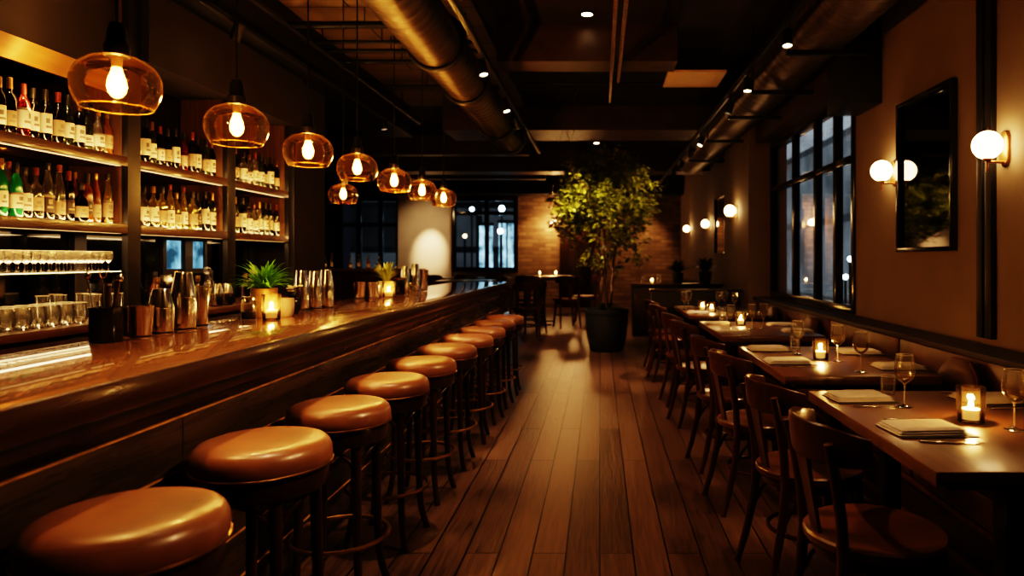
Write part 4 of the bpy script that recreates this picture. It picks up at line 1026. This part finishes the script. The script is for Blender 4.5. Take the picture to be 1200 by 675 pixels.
KM, FM = cutlery('knife'), cutlery('fork')
for i, (ti, x, y, where) in enumerate(NAP):
    rz = R.uniform(-.08, .08)+PI/2
    o = link('folded_napkin', NM[i % 2], None, (x, y, TZ+.004)); o.rotation_euler = (0, 0, rz)
    if ti > 1: o.location.z = TZ
    tag(o, 'folded beige napkin on the %s dining table, %s' % (TN[ti], where), 'napkin', 'folded napkins on the dining tables')
    if ti < 2:
        o = link('place_mat', matm, None, (x+.01, y-.012, TZ)); o.rotation_euler = (0, 0, rz); tag(o, 'thin dark mat under the napkin on the %s dining table, %s' % (TN[ti], where), 'place mat', 'dark mats under napkins')
        o = link('knife', KM, None, (x+.02, y-.165, TZ)); o.rotation_euler = (0, 0, -PI/2+R.uniform(-.1, .1)); tag(o, 'steel table knife before the napkin on the %s dining table, %s' % (TN[ti], where), 'knife', 'table knives')
        if x > 1.5 or ti == 0:
            o = link('fork', FM, None, (x+.03 if x < 1.5 else x-.02, y+.155, TZ)); o.rotation_euler = (0, 0, -PI/2+R.uniform(-.1, .1)); tag(o, 'steel fork behind the napkin on the %s dining table, %s' % (TN[ti], where), 'fork', 'table forks')

# ------------------------------------------------------------------ sconces, mirrors
def make_sconce():
    t = thing('wall_sconce', 'x', 'wall lamp')              # origin on the wall, arm along -x
    pl = []
    n = 28
    for xx, k in ((0, 1.), (-.014, 1.), (-.018, .9)):
        sec = []
        for i in range(n):
            a = 2*PI*i/n; y = .042*math.cos(a)*k; z = .042*math.sin(a)*k+(.055 if math.sin(a) > 0 else -.055)
            sec.append((xx, y, z))
        pl.append(sec)
    MB().strip(pl).build('wall_plate', 'brass', t)
    MB().tube([(-.012, 0, -.075), (-.07, 0, -.075), (-.105, 0, -.075)], .008, 10).build('arm', 'brass', t)
    MB().tube([(-.105, 0, -.13), (-.105, 0, -.07)], .0075, 10).build('stem', 'brass', t)
    MB().lathe([(.008, -.072), (.024, -.066), (.026, -.056), (.02, -.052)], 18, (-.105, 0, 0)).build('globe_cup', 'brass', t)
    MB().ball((-.105, 0, .018), .078, 22).build('globe', 'globe', t)
    MB().lathe([(.010, .094), (.006, .104), (.003, .112)], 12, (-.105, 0, 0)).build('finial', 'brass', t)
    return t
sc = Placer(make_sconce())
SCO = [(W, 3.78, 1.97, 'globe wall sconce by the dark pilaster, nearest'), (W, 5.2, 2.01, 'globe wall sconce between the window and the tall mirror'), (1.95, 9.69, 2.02, 'globe wall sconce on the pillar beyond the window'), (W, 13.9, 2.05, 'globe wall sconce beyond the pillar, beside the far mirror'), (W, 16.9, 2.08, 'farthest globe wall sconce near the brick wall')]
for x, y, z, lab in SCO:
    sc.put((x, y, z), 0, lab, 'opal globe wall sconces')
    lamp('sconce_light', 'POINT', (x-.105, y, z+.018), 22 if y < 8 else 16, (1., .53, .20), shadow_soft_size=.079)
for i, (x, lab) in enumerate(((-1.28, 'globe wall sconce on the back brick wall, left of two by the tree'), (-.62, 'globe wall sconce on the back brick wall, right of two by the tree'))):
    sc.put((x, FY if x < -1.2 else FY-.051, 2.34), PI/2, lab, 'opal globe wall sconces')
    lamp('sconce_light', 'POINT', (x, FY-.06-.2, 2.36), 22, (1., .55, .22), shadow_soft_size=.08)

def mirror(label, x, y0, y1, z0, z1, f=.028):
    t = thing('wall_mirror', label, 'mirror', (x, (y0+y1)/2, z0)); h = (y1-y0)/2; H = z1-z0
    MB().box(-.04, 0, -h, -h+f, 0, H, .003).build('frame_side', 'blackgloss', t); MB().box(-.04, 0, h-f, h, 0, H, .003).build('frame_side', 'blackgloss', t)
    MB().box(-.04, 0, -h+f, h-f, H-f, H, .003).build('frame_top', 'blackgloss', t); MB().box(-.04, 0, -h+f, h-f, 0, f, .003).build('frame_bottom', 'blackgloss', t)
    MB().box(-.012, -.002, -h+f*.8, h-f*.8, f*.8, H-f*.8).build('mirror_glass', 'picglass', t)
mirror('tall black framed dark mirror on the wall between two sconces', W-.001, 4.29, 5.10, 1.41, 2.50)
mirror('small black framed mirror on the far wall beyond the pillar', W-.001, 12.1, 13.2, 1.45, 2.5)

# ------------------------------------------------------------------ tree
PT = (.10, 10.1, 0)
t = thing('potted_tree', 'tall leafy indoor tree in a charcoal planter on the aisle', 'tree', PT)
MB().lathe([(.001, .003), (.225, 0), (.245, .02), (.285, .18), (.312, .38), (.315, .52), (.315, .545), (.325, .55), (.328, .61), (.315, .615), (.30, .61), (.295, .56), (.001, .55)], 40, cap0=False, cap1=False).build('planter', 'planter', t)
MB().lathe([(.001, .572), (.295, .565)], 24, cap0=False, cap1=False).build('soil', 'soil', t)
rt = random.Random(11)
tips = []
def branch(mb, p, d, ln, r, depth):
    pts = [p.copy()]; rad = [r]; q = p.copy(); dd = d.copy()
    for k in range(5):
        dd = (dd+Vector((rt.uniform(-.2, .2), rt.uniform(-.2, .2), rt.uniform(-.02, .16)))).normalized(); q = q+dd*ln/5; pts.append(q.copy()); rad.append(max(.002, r*(1-.14*(k+1))))
        if depth > 0 and k >= 1 and rt.random() < (.95 if depth > 1 else .8):
            a = rt.random()*2*PI; out = Vector((math.cos(a), math.sin(a), rt.uniform(.05, .7))).normalized()
            branch(mb, q, (dd*.45+out*.75).normalized(), ln*rt.uniform(.42, .68), rad[-1]*.6, depth-1)
        if depth <= 1 : tips.append((q.copy(), dd.copy()))
    mb.tube(pts, rad, 7)
tk = MB()
for k in range(4):
    a = k*PI/2+.4; branch(tk, Vector((.035*math.cos(a), .035*math.sin(a), .56)), Vector((math.cos(a)*.16, math.sin(a)*.16, 1)).normalized(), 1.55, .026, 3)
tk.build('trunk', 'bark', t)
lf = MB()
def leaf(mb, p, d, L_, W_):
    d = d.normalized(); sd = d.cross(Vector((0, 0, 1)));
    if sd.length < .1: sd = Vector((1, 0, 0))
    sd.normalize(); sd = (Matrix.Rotation(rt.uniform(-.9, .9), 3, d) @ sd); up_ = sd.cross(d)
    a = p; b = p+d*L_*.35-sd*W_/2+up_*W_*.12; c = p+d*L_*.35+sd*W_/2+up_*W_*.12; m1 = p+d*L_*.4; e = p+d*L_-up_*L_*.12; b2 = p+d*L_*.72-sd*W_*.36+up_*W_*.05; c2 = p+d*L_*.72+sd*W_*.36+up_*W_*.05; m2 = p+d*L_*.72-up_*L_*.04
    mb.add([a, b, m1, c, b2, m2, c2, e], [(0, 1, 2), (0, 2, 3), (1, 4, 5, 2), (2, 5, 6, 3), (4, 7, 5), (5, 7, 6)])
cnt = 0
rt.shuffle(tips)
for p, d in tips:
    if p.z < 1.0 or p.z > 2.9 or math.hypot(p.x, p.y) > .36+.50*math.sin(PI*min(1, max(0, (p.z-.6)/2.45))): continue
    for k in range(6):
        dd = (d*.4+Vector((rt.uniform(-1, 1), rt.uniform(-1, 1), rt.uniform(-.7, .5)))).normalized()
        leaf(lf, p+Vector((rt.uniform(-.08, .08), rt.uniform(-.08, .08), rt.uniform(-.08, .08))), dd, rt.uniform(.06, .115), rt.uniform(.034, .058)); cnt += 1
    if cnt > 8000: break
# leafy shoots filling the crown between the branch ends
while cnt < 6500:
    a = rt.random()*2*PI; z = rt.triangular(1.0, 2.86, 1.95); rr = math.sqrt(rt.random())*(.62*math.sin(PI*min(1, max(0, (z-.70)/2.20)))**.75+.03)
    p = Vector((rr*math.cos(a), rr*math.sin(a), z))
    if noise.noise(p*2.8) < .06: continue
    for k in range(5):
        leaf(lf, p+Vector((rt.uniform(-.05, .05), rt.uniform(-.05, .05), rt.uniform(-.06, .06))), Vector((math.cos(a)*.5+rt.uniform(-1, 1), math.sin(a)*.5+rt.uniform(-1, 1), rt.uniform(-.8, .5))), rt.uniform(.06, .11), rt.uniform(.032, .055)); cnt += 1
lf.build('leaves', 'leaf', t)
print('TREE leaves', cnt, 'tips', len(tips), 'zmax', max(p.z for p, _ in tips), 'rmax', max(math.hypot(p.x, p.y) for p, _ in tips))
leafy(MB(), (0, 0, .57), 60, .30, .035, 1.35, .7, .5).build('undergrowth', 'leafdark', t)
aim(lamp('tree_spot', 'SPOT', (-.93, 8.6, 2.83), 400, (1., .74, .38), spot_size=.75, spot_blend=.8, shadow_soft_size=.04), (.0, 10.1, 1.9))
aim(lamp('tree_spot', 'SPOT', (1.36, 9.3, 2.9), 120, (1., .7, .35), spot_size=.9, spot_blend=.8, shadow_soft_size=.04), (.1, 10.1, 1.8))

# ------------------------------------------------------------------ far end
t = thing('booth_divider', 'high dark wooden booth back behind the fourth dining table', 'booth', (1.2, 9.35, 0))
MB().box(-.50, .72, -.06, .06, 0, .90, .01).build('panel', 'black', t)
MB().box(-.52, .74, -.075, .075, .90, .94, .01).build('top_cap', 'darkwood', t)
t = thing('sideboard', 'dark sideboard behind the booth divider by the far wall', 'sideboard', (1.42, 12.1, 0))
MB().box(-.85, .7, -.22, .22, .0, .88).build('carcass', 'black', t)
MB().box(-.88, .73, -.25, .24, .88, .92, .006).build('top', 'darkwood', t)
for k in range(3): MB().box(-.83+k*.515, -.83+k*.515+.49, -.235, -.222, .1, .85, .004).build('door', 'darkwood', t)
candle_set((.92, 12.05, .921), 'glass candle holder on the far sideboard', 'lit candle on the far sideboard', .12, .05, 1.4)
tumbler('small clear tumbler left of the candle on the far sideboard', (.76, 12.0, .921), .12, .035)
tumbler('small clear tumbler right of the candle on the far sideboard', (1.04, 12.08, .921), .16, .035)
for i, (x, y, s, lab) in enumerate(((1.38, 12.1, 1.5, 'dark leafy potted plant on the sideboard, the left one'), (1.86, 12.05, 1.7, 'dark leafy potted plant on the sideboard, the right one'))):
    t = thing('potted_plant', lab, 'plant', (x, y, .921)); t.scale = (s, s, s)
    MB().lathe([(.001, .004), (.05, 0), (.055, .006), (.07, .12), (.066, .125), (.063, .115), (.001, .11)], 22, cap0=False, cap1=False).build('pot', 'planter', t)
    leafy(MB(), (0, 0, .11), 60, .20, .035, 1.2, 1., .4).build('leaves', 'leafdark', t)

# high tables and chairs left of the tree
def far_table(label, x, y, wx, ly, hz):
    o = make_table('far_table', label, (x, y, 0), wx, ly, hz); return o
far_table('dark high table left of the tree near the brick wall', -1.1, 14.3, 1.0, 1.1, 1.0)
far_table('dark table behind the far end of the bar', -2.55, 13.0, 1.0, 1.1, .95)
far_table('long dark table under the far window', -3.3, 16.6, 2.2, .9, .9)
for i, (x, y, rz, sc_, lab) in enumerate(((-1.22, 11.45, 1.75, 1.18, 'bentwood chair just beyond the last bar stool'), (-1.85, 11.75, 1.5, 1.18, 'bentwood chair behind the one beyond the last stool'),
        (-.66, 13.5, 1.9, 1.25, 'bentwood chair left of the tree, its back to the aisle'), (-1.40, 13.5, 1.5, 1.25, 'bentwood chair at the high table, middle'), (-.30, 14.5, 3.1, 1.25, 'bentwood chair on the aisle side of the high table'),
        (-2.9, 12.0, 1.5, 1.18, 'bentwood chair beyond the end of the bar'), (-1.62, 10.55, 2.2, 1.12, 'bentwood chair standing right behind the end of the bar counter'), (-1.25, 12.6, 1.9, 1.2, 'bentwood chair between the last bar stool and the high table'), (-3.9, 15.9, 1.6, 1.2, 'bentwood chair under the far window, left one'), (-3.1, 15.9, 1.5, 1.2, 'bentwood chair under the far window, middle one'), (-2.4, 15.9, 1.6, 1.2, 'bentwood chair under the far window, right one'))):
    dup(cp.src, (x, y, 0), rz, lab, 'bentwood chairs at the far tables', sc_)
candle_set((-1.25, 14.2, 1.002), 'small glass candle holder on the high table, left', 'lit candle on the high table, left', .10, .05, 1.2)
candle_set((-.92, 14.3, 1.002), 'small glass candle holder on the high table, right', 'lit candle on the high table, right', .10, .05, 1.2)
# service cabinet behind the bar
t = thing('service_cabinet', 'dark service cabinet beyond the bar with glassware on top', 'cabinet', (-3.55, 10.2, 0))
MB().box(-.75, .85, -.25, .25, 0, 1.17).build('carcass', 'darkwood', t)
MB().box(-.78, .88, -.28, .27, 1.17, 1.21, .006).build('top', 'shelfwood', t)
for k in range(3): MB().box(-.73+k*.525, -.73+k*.525+.50, -.265, -.252, .08, 1.14, .004).build('door', 'darkwood', t)
for i, (kind, g, dx) in enumerate((('spirit', 'g_clear', -.62), ('squat', 'g_clear', -.50), ('slim', 'g_yellow', -.40), ('squat', 'g_clear', -.12), ('spirit', 'g_clear', 0), ('squat', 'g_amber', .14), ('squat', 'g_clear', .3))):
    bottle(kind, g, 'lab_cream', 'cap_gold', (-3.55+dx, 10.05, 1.211), 'small %s bottle, %s from left on the service cabinet' % (GN[g], ORD[i]), 'bottles on the service cabinet', .75)
aim(lamp('cab', 'SPOT', (-3.3, 9.3, 2.9), 20, (1., .62, .3), spot_size=.7, spot_blend=1., shadow_soft_size=.05), (-3.5, 10.1, 1.2))
# wall washer on pale plaster
aim(lamp('washer', 'SPOT', (-4.55, FY-1.5, 3.0), 240, (1., .68, .38), spot_size=.6, spot_blend=1., shadow_soft_size=.04), (-4.66, FY-.25, 1.55))
aim(lamp('washer', 'SPOT', (-4.55, FY-2.2, 3.05), 50, (1., .66, .36), spot_size=1.2, spot_blend=1., shadow_soft_size=.04), (-4.7, FY-.25, 1.9))
aim(lamp('brickwash', 'SPOT', (-1.8, FY-1.0, 3.0), 60, (1., .55, .22), spot_size=1.1, spot_blend=.9, shadow_soft_size=.04), (-1.7, FY, 1.6))
aim(lamp('brickwash', 'SPOT', (1.3, FY-1.0, 3.0), 50, (1., .55, .22), spot_size=1.2, spot_blend=.9, shadow_soft_size=.04), (1.2, FY, 1.5))

# ------------------------------------------------------------------ world, camera, view
w_ = bpy.data.worlds.new('night'); S.world = w_; w_.use_nodes = True
bg = w_.node_tree.nodes['Background']; bg.inputs[0].default_value = (.35, .42, .6, 1); bg.inputs[1].default_value = .012
cam = bpy.data.cameras.new('camera'); co = bpy.data.objects.new('camera', cam); COL.objects.link(co)
co.location = (0, 0, EYE); co.rotation_euler = (PI/2, 0, 0)
cam.sensor_fit = 'HORIZONTAL'; cam.sensor_width = 36; cam.lens = 24.0
cam.shift_x = (600-703)/1200; cam.shift_y = (303-337.5)/1200
cam.clip_start = .05; cam.clip_end = 100
cam.dof.use_dof = True; cam.dof.focus_distance = 3.2; cam.dof.aperture_fstop = 2.0
S.camera = co
S.view_settings.view_transform = 'Filmic'; S.view_settings.look = 'Very High Contrast'; S.view_settings.exposure = 1.3
cy = S.cycles
cy.use_denoising = True
cy.max_bounces = 8; cy.transparent_max_bounces = 24; cy.diffuse_bounces = 3; cy.glossy_bounces = 4
cy.sample_clamp_indirect = 3.0; cy.sample_clamp_direct = 0; cy.caustics_reflective = False; cy.caustics_refractive = False; cy.blur_glossy = 1.0
